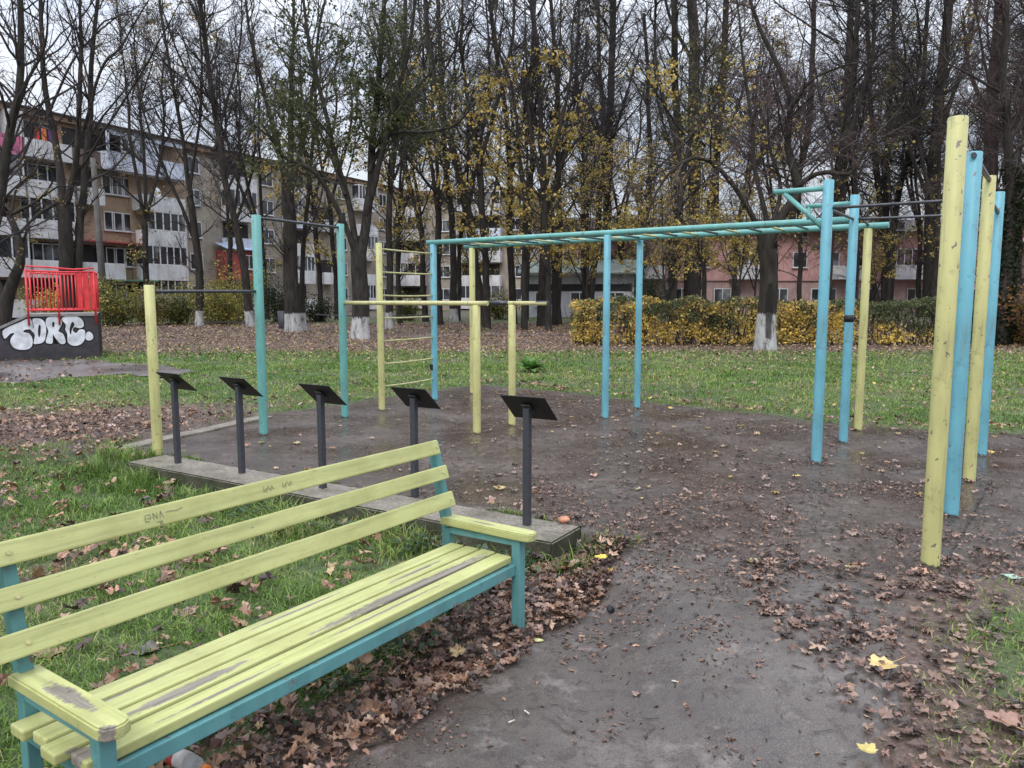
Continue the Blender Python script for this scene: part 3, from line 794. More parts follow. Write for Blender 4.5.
# ------------------------------------------------------------------ buildings behind the trees
def render_wall(name, col, var=.2, streak=True):
    m, n, l, b = new_mat(name)
    f = noise(n, l, .8, 6, .65); s = noise(n, l, 1.6, 5, .7, stretch=(1, 1, .18))
    c = ramp(n, l, f, [(.3, tuple(v*(1-var) for v in col)), (.7, tuple(min(1, v*(1+var)) for v in col))])
    c = mixc(n, l, ramp(n, l, s, [(.5, (0, 0, 0)), (.72, (.6,)*3)]), c, tuple(v*.38 for v in col))
    l.new(c, b.inputs['Base Color']); b.inputs['Roughness'].default_value = .85; b.inputs['Specular IOR Level'].default_value = .2
    return m
def brick(name, c1, c2, mortar, scale=1.0):
    m, n, l, b = new_mat(name)
    t = n.new('ShaderNodeTexCoord'); q = n.new('ShaderNodeMapping'); q.inputs['Rotation'].default_value = (math.pi/2, 0, 0)
    l.new(t.outputs['Object'], q.inputs['Vector'])
    k = n.new('ShaderNodeTexBrick'); k.inputs['Scale'].default_value = scale; k.inputs['Color1'].default_value = (*c1, 1); k.inputs['Color2'].default_value = (*c2, 1)
    k.inputs['Mortar'].default_value = (*mortar, 1); k.inputs['Mortar Size'].default_value = .012; k.inputs['Brick Width'].default_value = .26; k.inputs['Row Height'].default_value = .085
    l.new(q.outputs[0], k.inputs['Vector'])
    f = noise(n, l, .5, 6, .6)
    mm = n.new('ShaderNodeMix'); mm.data_type = 'RGBA'; mm.blend_type = 'MULTIPLY'; mm.inputs['Factor'].default_value = 1
    l.new(k.outputs['Color'], mm.inputs['A']); l.new(ramp(n, l, f, [(.3, (.62,)*3), (.7, (1.15,)*3)]), mm.inputs['B'])
    l.new(mm.outputs['Result'], b.inputs['Base Color']); b.inputs['Roughness'].default_value = .85
    return m
M['brick_tan'] = brick('tan_brick', (.46, .315, .205), (.37, .255, .165), (.30, .24, .19))
M['brick_grey'] = brick('pale_grey_brick', (.44, .375, .295), (.365, .31, .245), (.33, .30, .27))
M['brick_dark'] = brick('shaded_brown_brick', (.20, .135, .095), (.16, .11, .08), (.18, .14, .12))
M['parapet'] = render_wall('stained_white_parapet', (.60, .59, .60), .25)
M['parapet_blue'] = render_wall('bluish_white_cladding', (.58, .62, .72))
M['parapet_pink'] = render_wall('pink_cladding', (.55, .17, .27))
M['red_panel'] = render_wall('red_clad_wall', (.40, .09, .09))
M['blue_roof'] = render_wall('grey_blue_awning', (.33, .40, .52))
M['green_roof'] = render_wall('green_awning', (.12, .22, .16))
M['wframe'] = plain('white_window_frame', (.62, .62, .63), .5, .1, 3)
M['wframe_brown'] = plain('brown_window_frame', (.17, .10, .07), .6, .2, 3)
M['roof'] = plain('dark_roofing_felt', (.09, .075, .07), .8, .2, 2)
M['fascia'] = render_wall('brown_roof_fascia', (.26, .17, .12))
M['pink_wall'] = render_wall('pink_rendered_wall', (.52, .30, .28))
M['pink_grey'] = render_wall('dirty_pink_plinth', (.42, .29, .27), .3)
M['white_wall'] = render_wall('greyish_white_wall', (.52, .53, .56))
M['sheet_green'] = render_wall('grey_green_roof_sheet', (.22, .25, .22))
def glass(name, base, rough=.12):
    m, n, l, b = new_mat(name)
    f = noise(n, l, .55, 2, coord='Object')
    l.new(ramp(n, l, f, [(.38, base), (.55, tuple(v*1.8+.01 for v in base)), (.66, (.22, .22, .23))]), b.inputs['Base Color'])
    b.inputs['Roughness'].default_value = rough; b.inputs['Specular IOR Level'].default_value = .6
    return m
M['pane'] = glass('window_pane', (.018, .020, .024)); M['dark'] = plain('shade_and_opening_dark', (.022, .020, .02), .7, .4, 1)
M['cloth_red'] = plain('red_laundry', (.55, .06, .04), .8); M['cloth_orange'] = plain('orange_laundry', (.62, .18, .06), .8); M['cloth_purple'] = plain('purple_laundry', (.16, .05, .22), .8)
M['dish'] = plain('white_dish', (.62, .63, .65), .4, .05)

def window(par, x, z, w, hgt, nmul=2, fr='wframe', y=-.03, name='window', transom=False):
    m = MB(); t = .075
    m.box((x, y, z+t/2), (w, .10, t)); m.box((x, y, z+hgt-t/2), (w, .10, t))
    for k in range(nmul+1):
        m.box((x-w/2+t/2+(w-t)*k/nmul, y-.002, z+hgt/2), (t, .10, hgt-2*t))
    if transom: m.box((x, y-.004, z+hgt*.68), (w-2*t, .09, t*.8))
    m.box((x, y-.05, z-.03), (w+.14, .2, .05))
    f = m.build(name, M[fr], par)
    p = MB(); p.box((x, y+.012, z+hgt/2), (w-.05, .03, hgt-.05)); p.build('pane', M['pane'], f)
    return f
def balcony(par, x0, x1, zf, depth=1.15, mat='parapet', glazed=0, roofed=True, fr='wframe', parap=1.05, z_top=2.62, name='balcony', back=True):
    """slab and parapet standing proud of the wall; optionally glazed up to the slab above"""
    m = MB(); cx, w = (x0+x1)/2, x1-x0
    m.box((cx, -depth/2-.003, zf-.09), (w, depth, .18))
    m.box((cx, -depth+.045, zf+parap/2+.002), (w, .09, parap))
    for sx in (x0+.045, x1-.045): m.box((sx, -depth/2+.045, zf+parap/2+.002), (.09, depth-.095, parap))
    b = m.build(name, M[mat], par)
    if back:                                                   # loggia shade put into colour: near-black slab over the door and window wall
        p = MB(); p.box((cx, -.03, zf+1.25), (w*.86, .05, 2.3)); p.build('dark_slab', M['dark'], b)
    if glazed:
        m = MB(); t = .085; z0 = zf+parap; hh = z_top-parap; y = -depth+.05
        m.box((cx, y, z0+t/2), (w, .08, t)); m.box((cx, y, z0+hh-t/2), (w, .08, t))
        for k in range(glazed+1): m.box((x0+t/2+(w-t)*k/glazed, y-.003, z0+hh/2), (t, .08, hh-2*t))
        for sx in (x0+.05, x1-.05):
            m.box((sx, -depth*.52, z0+t/2+.003), (.07, depth*.86, t)); m.box((sx, -depth*.52, z0+hh-t/2-.003), (.07, depth*.86, t))
            m.box((sx, -.12, z0+hh/2), (.07, .08, hh-2*t-.01))
        f = m.build('glazing', M[fr], b)
        p = MB(); p.box((cx, y+.01, z0+hh/2), (w-.06, .02, hh-.05))
        for sx in (x0+.05, x1-.05): p.box((sx, -depth*.5, z0+hh/2), (.02, depth*.8, hh-.05))
        p.build('pane', M['pane'], b)
    return b

# five-storey block on the left, its front running away from the camera to the right
BX = Vector((.4437, .8962, 0)); BA = math.atan2(BX.y, BX.x)
blk = thing('apartment_building', 'five-storey tan and grey brick apartment block with white balconies on the left', 'apartment building', (-35.2, 52.9, 0), BA)
FL = lambda k: .38+2.76*k
TOP = FL(5)+.02
def S(px):
    k = (px-512)/F_PX; return ((-61.42/(k-.4956))-52.9)/.896
def wall(x0, x1, mat, y=0.0, z0=0, z1=TOP, name='wall', depth=11):
    m = MB(); m.box(((x0+x1)/2, y+depth/2, (z0+z1)/2), (x1-x0, depth, z1-z0)); return m.build(name, M[mat], blk)
wall(-16, 10.6, 'brick_tan', .0); wall(10.602, 16.1, 'brick_tan', -.12); wall(16.102, 36, 'brick_grey', .10); wall(36.002, 51, 'brick_grey', -.06)
m = MB(); m.box((17.5, 5.4, TOP+.22), (67.2, 11.6, .44)); m.build('parapet_wall', M['fascia'], blk)
m = MB(); m.box((17.5, 5.4, TOP+.49), (67.6, 12.0, .08)); m.build('roof', M['roof'], blk)
m = MB()
for k in range(20): m = MB(); m.box((-3+k*2.2, -.413, TOP+.22), (.34, .03, .22)); m.build('roof_vent', M['dark'], blk)
# stack 1 (far left, partly out of frame)
for k in range(0, 5):
    balcony(blk, -6.2, 1.75, FL(k), mat='parapet_pink' if k == 4 else 'parapet', glazed=0 if k == 4 else 7 if k in (1, 3) else 0)
m = MB(); m.box((1.45, -.6, FL(4)+1.9), (.9, 1.1, 1.7)); m.build('partition', M['parapet'], blk)
# stack 2
for k in range(0, 5):
    b = balcony(blk, 1.95, 5.3, FL(k), mat='parapet', glazed=4 if k in (2,) else 0)
    if k in (1, 3): window(b, 3.7, FL(k)+.9, 2.2, 1.4, 3, y=-.06)
    if k == 4:
        for x, c in ((2.9, 'cloth_red'), (3.4, 'cloth_orange'), (3.9, 'cloth_purple'), (4.3, 'cloth_red')):
            m = MB(); m.box((x, -1.0, FL(4)+1.45), (.34, .02, .95)); m.build('laundry', M[c], b)
m = MB(); m.box((6.5, -.02, FL(4)+1.35), (2.2, .05, 2.3)); m.build('dark_slab', M['dark'], blk)  # painted loggia shade again, a near-black slab on the wall
for k in (1, 3): balcony(blk, 5.9, 7.9, FL(k)+.0, depth=.9, mat='parapet', glazed=0)
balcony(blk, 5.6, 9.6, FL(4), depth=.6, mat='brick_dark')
for k in (1, 2, 3): window(blk, 9.2, FL(k)+.85, 1.75, 1.45, 2)
window(blk, 9.2, FL(0)+.9, 1.6, 1.3, 2, 'wframe_brown')
m = MB(); m.box((8.6, -.62, FL(2)-.12), (5.6, 1.2, .10)); m.build('canopy', M['red_panel'], blk)
# stack 3: the big corner balconies
TY = -.125
b = balcony(blk, 7.95, 15.2, FL(4), depth=1.45, mat='parapet_blue', parap=1.15)
m = MB(); m.box((11.6, -1.36, FL(4)+2.62), (7.3, .12, .45)); m.box((8.05, -1.36, FL(4)+1.8), (.2, .12, 1.2)); m.box((15.1, -1.36, FL(4)+1.8), (.2, .12, 1.2)); m.box((10.9, -1.3, FL(4)+1.78), (3.4, .08, 1.22)); m.build('cladding', M['parapet_blue'], b)
window(b, 9.8, FL(4)+1.25, 1.3, 1.05, 2, y=-1.40)
m = MB(); m.box((11.6, -.75, FL(5)+.06), (7.5, 1.6, .10)); m.build('balcony_roof', M['roof'], b)
for k in (3,): balcony(blk, 10.8, 15.0, FL(k), depth=1.3, mat='parapet')
balcony(blk, 11.0, 15.0, FL(2), depth=1.3, mat='parapet', glazed=0)
balcony(blk, 10.9, 15.0, FL(1), depth=1.3, mat='parapet', glazed=6); balcony(blk, 10.9, 15.0, FL(0)+.3, depth=1.25, mat='parapet', glazed=6)
m = MB(); t = .085
m.box((13.1, -1.25, FL(2)+1.1), (3.8, .08, t)); m.box((13.1, -1.25, FL(2)+2.55), (3.8, .08, t))
for k in range(6): m.box((11.24+k*.745, -1.253, FL(2)+1.82), (t, .08, 1.38))
f = m.build('window', M['wframe'], blk); p = MB(); p.box((13.1, -1.22, FL(2)+1.82), (3.75, .02, 1.4)); p.build('pane', M['pane'], f)
for k in (0, 1, 2, 3): window(blk, 9.9, FL(k)+.85, 1.8, 1.45, 3 if k == 3 else 2, y=-.05 if k else -.05)
balcony(blk, 7.2, 9.4, FL(1), depth=.8, mat='parapet')
m = MB(); m.box((10.0, -.9, FL(1)-.25), (3.3, 1.6, .12)); m.build('canopy', M['green_roof'], blk)
# satellite dish on the fourth-floor balcony
m = MB(); m.tube([(11.9, -1.50, FL(3)+1.25), (11.9, -1.62, FL(3)+1.28), (11.9, -1.66, FL(3)+1.29)], [.05, .36, .42], 20); m.beam((11.9, -1.32, FL(3)+.8), (11.9, -1.5, FL(3)+1.2), .05, .05); m.build('satellite_dish', M['dish'], blk)
# grey part: window column, then repeated stacks
for k in range(5): window(blk, 17.1, FL(k)+.85, 1.4, 1.4, 2, y=.07)
for k in range(5): window(blk, 25.9, FL(k)+.85, 1.6, 1.4, 2, y=.07); window(blk, 37.0, FL(k)+.85, 1.5, 1.4, 2, y=-.09); window(blk, 44.6, FL(k)+.85, 1.5, 1.4, 2, y=-.09)
for k in range(5):
    if k == 1: continue
    balcony(blk, 20.0, 23.4, FL(k), mat='parapet' if k != 2 else 'parapet_blue', glazed=5 if k in (3, 0) else 0)
m = MB(); m.box((21.5, -.6, FL(1)+1.3), (4.4, 1.3, 2.7)); m.build('enclosed_balcony', M['red_panel'], blk); window(blk, 22.2, FL(1)+1.0, 1.9, 1.3, 3, y=-1.29)
m = MB(); m.beam((21.5, -1.7, FL(2)-.02), (21.5, -.1, FL(2)+.55), 5.0, .06); m.build('awning', M['blue_roof'], blk)
for k in range(5):
    balcony(blk, 27.8, 31.2, FL(k), glazed=(0, 6, 0, 6, 0)[k], mat='parapet' if k != 3 else 'parapet_blue')
    if k % 2: balcony(blk, 32.9, 35.2, FL(k)+.0, depth=.9, glazed=(4, 0, 4, 0, 4)[k])
    balcony(blk, 38.8, 42.2, FL(k), glazed=(6, 0, 5, 0, 6)[k]); balcony(blk, 46.6, 50.0, FL(k), glazed=(0, 6, 0, 5, 0)[k])

# a second block end-on behind the middle trees
blk2 = thing('apartment_building', 'distant tan apartment block with white balcony bands half hidden behind the middle trees', 'apartment building', (-15.5, 97, 0), math.radians(-14))
m = MB(); m.box((8.2, 6, 6.9), (19, 12, 13.8)); m.build('wall', M['brick_grey'], blk2)
m = MB(); m.box((8.2, 5.9, 14.1), (19.6, 12.8, .6)); m.build('roof', M['fascia'], blk2)
for k in range(5):
    balcony(blk2, 0, 5.2, FL(k), glazed=5 if k % 2 else 0); balcony(blk2, 9.4, 14.8, FL(k), glazed=0 if k % 2 else 5, mat='parapet_blue' if k == 3 else 'parapet')
    window(blk2, 7.3, FL(k)+.85, 1.8, 1.4, 2, y=-.04); window(blk2, 16.4, FL(k)+.85, 1.6, 1.4, 2, y=-.04)

# low pavilion with a sheet roof
pav = thing('pavilion', 'low white building with a grey-green sheet roof behind the middle trees', 'building', (1.2, 62, 0), math.radians(-4))
m = MB(); m.box((4.2, 3, 1.7), (8.6, 6, 3.4)); m.build('wall', M['white_wall'], pav)
m = MB(); m.beam((4.2, -.9, 3.45), (4.2, 4.2, 4.7), 9.8, .12); m.build('roof', M['sheet_green'], pav)
m = MB(); m.box((4.2, -.02, 2.35), (8.2, .06, .55)); m.build('dark_slab', M['dark'], pav)  # flat dark slab on the wall, nothing cut behind it
for x in (1.4, 4.2, 7.0): window(pav, x, .9, 1.5, 1.1, 2, y=-.06)

# long pink house behind the hedge
pk = thing('apartment_building', 'long pink rendered apartment house behind the hedge', 'apartment building', (4.5, 71, 0), math.radians(3))
m = MB(); m.box((21, 5.5, 1.55), (44, 11, 3.1)); m.build('ground_storey', M['pink_grey'], pk)
m = MB(); m.box((21, 5.45, 5.35), (44.2, 11.2, 4.5)); m.build('wall', M['pink_wall'], pk)
m = MB(); m.prism([(-1.2, 7.6), (12.2, 7.6), (8.5, 9.0), (2.5, 9.0)], 45.4, Matrix(((0, 0, 1, -1.7), (1, 0, 0, 0), (0, 1, 0, 0), (0, 0, 0, 1)))); m.build('roof', M['roof'], pk)
for k in range(1, 3):
    for j in range(14):
        window(pk, .8+j*3.05, 2.8*k+1.5, 1.35, 1.45, 2, y=-.20, transom=False)
for j in range(9):
    window(pk, 1.6+j*4.6, .9, 2.4, 1.5, 3, y=-.04, fr='wframe')
for j, (x, k) in enumerate(((7.7, 1), (16.9, 1), (26.0, 1), (32.1, 1), (35.2, 1))): balcony(pk, x-1.4, x+1.6, 2.8*k+.6, depth=1.3, mat='parapet', glazed=(0, 4, 0, 4, 0)[j])

pk2 = thing('house', 'pale pink gabled house at the right edge of the photo, behind the ivy trunk', 'house', (39.5, 58, 0), math.radians(-8))
m = MB(); m.box((3, 3, 2.6), (8, 6, 5.2)); m.build('wall', M['pink_wall'], pk2)
m = MB(); m.prism([(-.6, 5.2), (6.6, 5.2), (3, 7.6)], 8.8, Matrix(((0, 0, 1, -1.4), (1, 0, 0, 0), (0, 1, 0, 0), (0, 0, 0, 1)))); m.build('roof', M['parapet_pink'], pk2)
for x in (1, 4.4): window(pk2, x, 3.2, 1.3, 1.3, 2, y=-.04); window(pk2, x, .9, 1.3, 1.3, 2, y=-.04)

# ------------------------------------------------------------------ trees
def crom(pts, n):
    """smooth curve through points, n samples"""
    pts = np.asarray(pts, float); k = len(pts)
    if k == 2: pts = np.array([pts[0], pts[0]*.5+pts[1]*.5, pts[1]]); k = 3
    P_ = np.vstack([2*pts[0]-pts[1], pts, 2*pts[-1]-pts[-2]])
    t = np.linspace(0, k-1-1e-9, n); i = t.astype(int); f = (t-i)[:, None]
    p0, p1, p2, p3 = P_[i], P_[i+1], P_[i+2], P_[i+3]
    return .5*((2*p1)+(p2-p0)*f+(2*p0-5*p1+4*p2-p3)*f*f+(3*p1-p0-3*p2+p3)*f**3)
def unit(a): return a/np.maximum(np.linalg.norm(a, axis=-1, keepdims=True), 1e-9)
def tubes(P_, R, k):
    """P_ (N,n,3) R (N,n) -> verts, quads"""
    N, n = R.shape
    if N == 0: return np.zeros((0, 3)), np.zeros((0, 4), int)
    T = np.empty_like(P_); T[:, 1:-1] = P_[:, 2:]-P_[:, :-2]; T[:, 0] = P_[:, 1]-P_[:, 0]; T[:, -1] = P_[:, -1]-P_[:, -2]
    T = unit(T)
    ref = np.where(np.abs(T[:, :1, 2:3]) < .9, np.array([0, 0, 1.0]), np.array([1.0, 0, 0]))
    ref = np.broadcast_to(ref, T.shape)
    u = unit(np.cross(T, ref)); v = np.cross(T, u)
    a = np.arange(k)*2*np.pi/k
    ring = P_[:, :, None]+(u[:, :, None]*np.cos(a)[None, None, :, None]+v[:, :, None]*np.sin(a)[None, None, :, None])*R[:, :, None, None]
    idx = np.arange(N*n*k).reshape(N, n, k); nx = np.roll(idx, -1, axis=2)
    q = np.stack([idx[:, :-1], nx[:, :-1], nx[:, 1:], idx[:, 1:]], -1).reshape(-1, 4)
    return ring.reshape(-1, 3), q
def spawn(P_, R, rg, per_m, trange, lmul, lmax, ang, npts, trop, rmul=.5, rmin=.004, wig=.18, minlen=.15, flat=0.0):
    """side shoots along every path, all at once"""
    N, n, _ = P_.shape
    L = np.linalg.norm(np.diff(P_, axis=1), axis=2).sum(1)
    cnt = np.maximum(1, np.round(L*(trange[1]-trange[0])*per_m*rg.uniform(.7, 1.3, N))).astype(int)
    par = np.repeat(np.arange(N), cnt); Mn = len(par)
    t = rg.uniform(trange[0], trange[1], Mn)
    f = t*(n-1); i = np.minimum(f.astype(int), n-2); w = (f-i)[:, None]
    p = P_[par, i]*(1-w)+P_[par, i+1]*w; d = unit(P_[par, i+1]-P_[par, i]); r = R[par, i]*(1-w[:, 0])+R[par, i+1]*w[:, 0]
    rnd = rg.normal(size=(Mn, 3)); rnd[:, 2] *= (1-flat); q = unit(rnd-d*(rnd*d).sum(1, keepdims=True))
    a = np.radians(rg.uniform(ang[0], ang[1], Mn))[:, None]
    d = d*np.cos(a)+q*np.sin(a)
    ln = np.minimum(np.maximum(L[par]*lmul*(1-.55*t)*rg.uniform(.55, 1.25, Mn), minlen), lmax)
    out = np.empty((Mn, npts, 3)); out[:, 0] = p; st = (ln/(npts-1))[:, None]
    for k in range(1, npts):
        d = unit(d+np.array([0, 0, trop])/(npts-1)*2+rg.normal(size=(Mn, 3))*wig)
        out[:, k] = out[:, k-1]+d*st
    r0 = np.maximum(np.minimum(r*rmul, ln*.0155), rmin)
    rr = r0[:, None]*np.linspace(1, .35, npts)[None]
    return out, np.maximum(rr, rmin*.7)

def leaf_quads(pos, size, rg, palette, droop=.3):
    """small folded leaves (two triangles each) with their own pigment"""
    n = len(pos)
    a = rg.uniform(0, 2*np.pi, n); ti = rg.normal(-droop, .5, n)
    d = np.stack([np.cos(a)*np.cos(ti), np.sin(a)*np.cos(ti), np.sin(ti)], 1)
    s = unit(np.cross(d, rg.normal(size=(n, 3)))); nn = np.cross(d, s)
    L = (size*rg.uniform(.6, 1.3, n))[:, None]; Wd = L*.42
    v = np.stack([pos, pos+d*L*.5+s*Wd+nn*L*.1, pos+d*L, pos+d*L*.5-s*Wd+nn*L*.1], 1)
    pal = np.array(palette); c = pal[rg.integers(0, len(pal), n)]*rg.uniform(.7, 1.3, (n, 1))
    i = np.arange(n)[:, None]*4
    F_ = np.concatenate([i+np.array([[0, 1, 2]]), i+np.array([[0, 2, 3]])], 0)
    return v.reshape(-1, 3), F_, np.repeat(c, 4, 0)

GREEN = [(.075, .090, .035), (.095, .11, .042), (.13, .135, .05), (.06, .075, .03)]
YELLOW = [(.66, .46, .11), (.58, .43, .12), (.46, .37, .12), (.30, .27, .10), (.70, .52, .16)]
MIXED = [(.40, .30, .08), (.20, .19, .06), (.12, .13, .045), (.28, .18, .07), (.46, .34, .10)]
RUST = [(.17, .085, .045), (.13, .07, .04), (.24, .14, .05), (.10, .06, .035)]

def skeleton(limbs, seed, lv, droop=0.0, twig_len=1.0, dens=1.0, up=.5):
    """limbs: list of (points, r0, r1). returns stout paths (trunk) and fine paths (crown)"""
    rg = np.random.default_rng(seed)
    NP = 14
    P0 = np.array([crom(p, NP) for p, _, _ in limbs]); R0 = np.array([a+(b-a)*np.linspace(0, 1, NP)**.85 for _, a, b in limbs])
    L = np.linalg.norm(np.diff(P0, axis=1), axis=2).sum(1)
    wob_ = rg.normal(size=P0.shape)*.012*L[:, None, None]; wob_[:, 0] = 0; P0 = P0+np.cumsum(wob_, 1)*.25
    # flare at the foot of whatever starts on the ground
    foot = (P0[:, 0, 2] < .05)
    R0[foot] *= (1+.28*np.exp(-np.maximum(P0[foot][:, :, 2], 0)/.35))
    stout = [(P0, R0, 12)]; fine = []
    a1 = .30
    B1, Q1 = spawn(P0, R0, rg, .80*dens, (a1, 1.0), .40, 5.0, (28, 60), 9, up*.55, .42, .010, .14, 1.0)
    keep = B1[:, 0, 2] > 3.2; B1, Q1 = B1[keep], Q1[keep]
    stout.append((B1, Q1, 7))
    src = np.concatenate([np.stack([crom(p, 9) for p in B1]), np.stack([crom(p, 9) for p in P0])]) if len(B1) else np.stack([crom(p, 9) for p in P0])
    srr = np.concatenate([Q1, R0[:, np.linspace(0, NP-1, 9).astype(int)]]) if len(B1) else R0[:, np.linspace(0, NP-1, 9).astype(int)]
    B2, Q2 = spawn(src, srr, rg, 2.1*dens, (.22, 1.0), .48, 2.5, (25, 65), 7, up*.4-droop*.3, .5, .011, .16, .5)
    keep = B2[:, 0, 2] > 2.4; B2, Q2 = B2[keep], Q2[keep]
    fine.append((B2, Q2, 5))
    B3, Q3 = spawn(B2, Q2, rg, 4.4*dens, (.15, 1.0), .58, 1.2*twig_len, (20, 60), 5, up*.3-droop, .6, .0085, .18, .28)
    fine.append((B3, Q3, 3))
    if lv > 3:
        B4, Q4 = spawn(B3, Q3, rg, 3.8*dens, (.2, 1.0), .75, .7*twig_len, (15, 55), 4, up*.2-droop*1.3, .7, .0066, .18, .18)
        fine.append((B4, Q4, 3))
    return stout, fine, rg
def build_tree(t, limbs, seed, bark_m='bark', twig_m='twig', lv=4, droop=0.0, dens=1.0, leaves=0, pal=YELLOW, lsize=.085, twig_len=1.0, up=.5, zlo=2.5, zhi=99):
    if pal is YELLOW: zhi = min(zhi, 11.5)
    stout, fine, rg = skeleton(limbs, seed, lv, droop, twig_len, dens, up)
    vs, fs, o = [], [], 0
    for p, r, k in stout:
        v, q = tubes(p, r, k); vs.append(v); fs.append(q+o); o += len(v)
    tr = link('trunk', uniform_mesh('trunk', np.concatenate(vs), np.concatenate(fs), [M[bark_m]], True), t)
    vs, fs, o = [], [], 0
    for p, r, k in fine:
        v, q = tubes(p, r, k); vs.append(v); fs.append(q+o); o += len(v)
    Vt = np.concatenate(vs); Fq = np.concatenate(fs); nq = len(Fq)
    loops = Fq.ravel(); starts = np.arange(nq)*4; tots = np.full(nq, 4); col = np.full((len(Vt), 3), .06); mi = np.zeros(nq, int)
    if leaves:
        tips = fine[-1][0]; cand = tips.reshape(-1, 3); ok = (cand[:, 2] > zlo) & (cand[:, 2] < zhi); cand = cand[ok]
        # leaves hang on in clumps
        cl = fnoise(cand[:, 0]+cand[:, 2]*.7, cand[:, 1]-cand[:, 2]*.6, 1.8, seed)
        cand = cand[np.argsort(-cl+rg.uniform(0, .35, len(cand)))][:max(leaves//2, 10)]
        pos = cand[rg.integers(0, len(cand), leaves)]+rg.normal(size=(leaves, 3))*.06
        v, f3, c = leaf_quads(pos, lsize, rg, pal)
        base = len(loops); loops = np.concatenate([loops, (f3+len(Vt)).ravel()])
        starts = np.concatenate([starts, base+np.arange(len(f3))*3]); tots = np.concatenate([tots, np.full(len(f3), 3)])
        mi = np.concatenate([mi, np.ones(len(f3), int)]); Vt = np.concatenate([Vt, v]); col = np.concatenate([col, c])
    link('crown', raw_mesh('crown', Vt, loops, starts, tots, [M[twig_m], M['leaf']], True, col, mi), t)
    return t
def pxlimb(base, d, pts, r0, r1, dy=0.0, depth=None):
    """limb given by the picture positions it has in a tree standing at distance d; dy leans it away"""
    out = []
    n = len(pts)
    for k, (px, py) in enumerate(pts):
        y = d+dy*k/max(n-1, 1) if depth is None else d+depth[k]
        q = at_y(px, py, y); out.append((q.x-base[0], q.y-base[1], q.z))
    return (out, r0, r1)
def traced(name, label, base_px, limbs, seed, group='bare park trees', cat='tree', **kw):
    b = at(*base_px); d = b.y
    ls = []
    for pts, w0, w1, dy in limbs:
        if abs(pts[0][0]-base_px[0]) > 8 or abs(pts[0][1]-base_px[1]) > 25: w0 *= .8; w1 *= .7
        ls.append(pxlimb((b.x, b.y), d, pts, w0*.86*d/F_PX/2, w1*.8*d/F_PX/2, dy))
        # start on the ground exactly
        if abs(pts[0][0]-base_px[0]) < 3 and abs(pts[0][1]-base_px[1]) < 3: ls[-1][0][0] = (0, 0, -.12)
    t = thing(name, label, cat, (b.x, b.y, 0), 0, group)
    return build_tree(t, ls, seed, **kw)

traced('bare_tree', 'twin-stemmed bare tree rising behind the red railing of the skate ramp', (71, 338), [
    ([(71, 338), (67, 285), (65, 240), (64, 205)], 17, 15, 0), ([(64, 207), (56, 150), (47, 80), (42, -5), (40, -70)], 12, 4, .6),
    ([(65, 207), (76, 165), (79, 110), (80, 55), (78, -5), (80, -60)], 10, 3, -.8), ([(78, 335), (77, 270), (79, 210), (84, 150), (88, 95), (92, 40), (98, -20)], 11, 4, 1.2),
    ([(80, 170), (104, 128), (132, 85), (160, 38), (180, 0)], 4, 1.5, -1), ([(50, 110), (75, 60), (110, 25), (140, 8)], 4, 1.5, 1), ([(84, 130), (100, 70), (120, 45), (150, -5)], 5, 2, -.4),
    ([(62, 200), (38, 214), (18, 232), (-8, 236)], 6, 2.5, -1.5), ([(48, 95), (22, 130), (2, 145)], 4, 1.5, -.8)], 3, lv=4, dens=.85, leaves=140, pal=RUST, up=.6)
traced('bare_tree', 'leaning bare tree at the left edge of the photo', (-34, 352), [
    ([(-34, 352), (-22, 280), (-2, 200), (10, 130), (20, 70), (23, 0), (22, -70)], 15, 5, 0), ([(12, 125), (28, 80), (45, 40), (48, -20)], 6, 2, -1), ([(-5, 205), (-30, 130), (-40, 60), (-45, -10)], 8, 3, 1),
    ([(21, 60), (5, 25), (-15, -5)], 4, 1.5, .5)], 5, dens=.8, leaves=120, pal=RUST, up=.6)
traced('bare_tree', 'low gnarled tree with crooked drooping limbs at the left edge beside the skate ramp', (2, 342), [
    ([(2, 342), (6, 305), (14, 280), (22, 262), (21, 235), (12, 212)], 17, 7, 0), ([(20, 260), (24, 240), (28, 225), (24, 205)], 6, 3, .5), ([(5, 300), (-10, 270), (-30, 250)], 12, 6, .4),
    ([(12, 214), (30, 206), (44, 196), (54, 180), (50, 165)], 5, 2, -.8), ([(12, 212), (0, 200), (-15, 196)], 5, 2, .6), ([(44, 196), (60, 186), (72, 188)], 3, 1.4, -.3), ([(12, 213), (16, 190), (30, 178), (40, 160)], 4, 1.5, .6)], 7, dens=1.0, lv=4, leaves=260, pal=MIXED, up=.1, droop=.2)
traced('bare_tree', 'slim forked bare tree with a limewashed foot, leftmost of those before the apartment block', (200, 326), [
    ([(200, 326), (200, 290), (197, 235), (191, 195)], 10, 8, 0), ([(191, 196), (186, 160), (179, 120), (168, 60), (158, 0), (150, -60)], 7, 3, .8), ([(197, 245), (180, 205), (160, 160), (144, 115), (132, 70)], 6, 2, -1),
    ([(190, 190), (196, 140), (202, 80), (200, 20), (196, -40)], 5, 2, 1), ([(186, 165), (165, 130), (150, 100), (128, 84)], 3, 1.5, 1)], 11, bark_m='bark_white', dens=1.05, leaves=380, pal=MIXED)
traced('bare_tree', 'bare tree leaning left with a limewashed foot, standing behind the tall teal post', (251, 327), [
    ([(251, 327), (243, 275), (230, 215), (219, 165), (208, 110), (198, 50), (190, -10), (184, -60)], 10, 4, 0), ([(215, 150), (225, 100), (238, 50), (240, -10)], 5, 2, 1), ([(208, 112), (185, 70), (170, 30), (155, -10)], 4, 1.5, -1), ([(226, 195), (245, 150), (258, 100)], 4, 1.5, .8)], 13, bark_m='bark_white', dens=1.1, leaves=300, pal=MIXED)
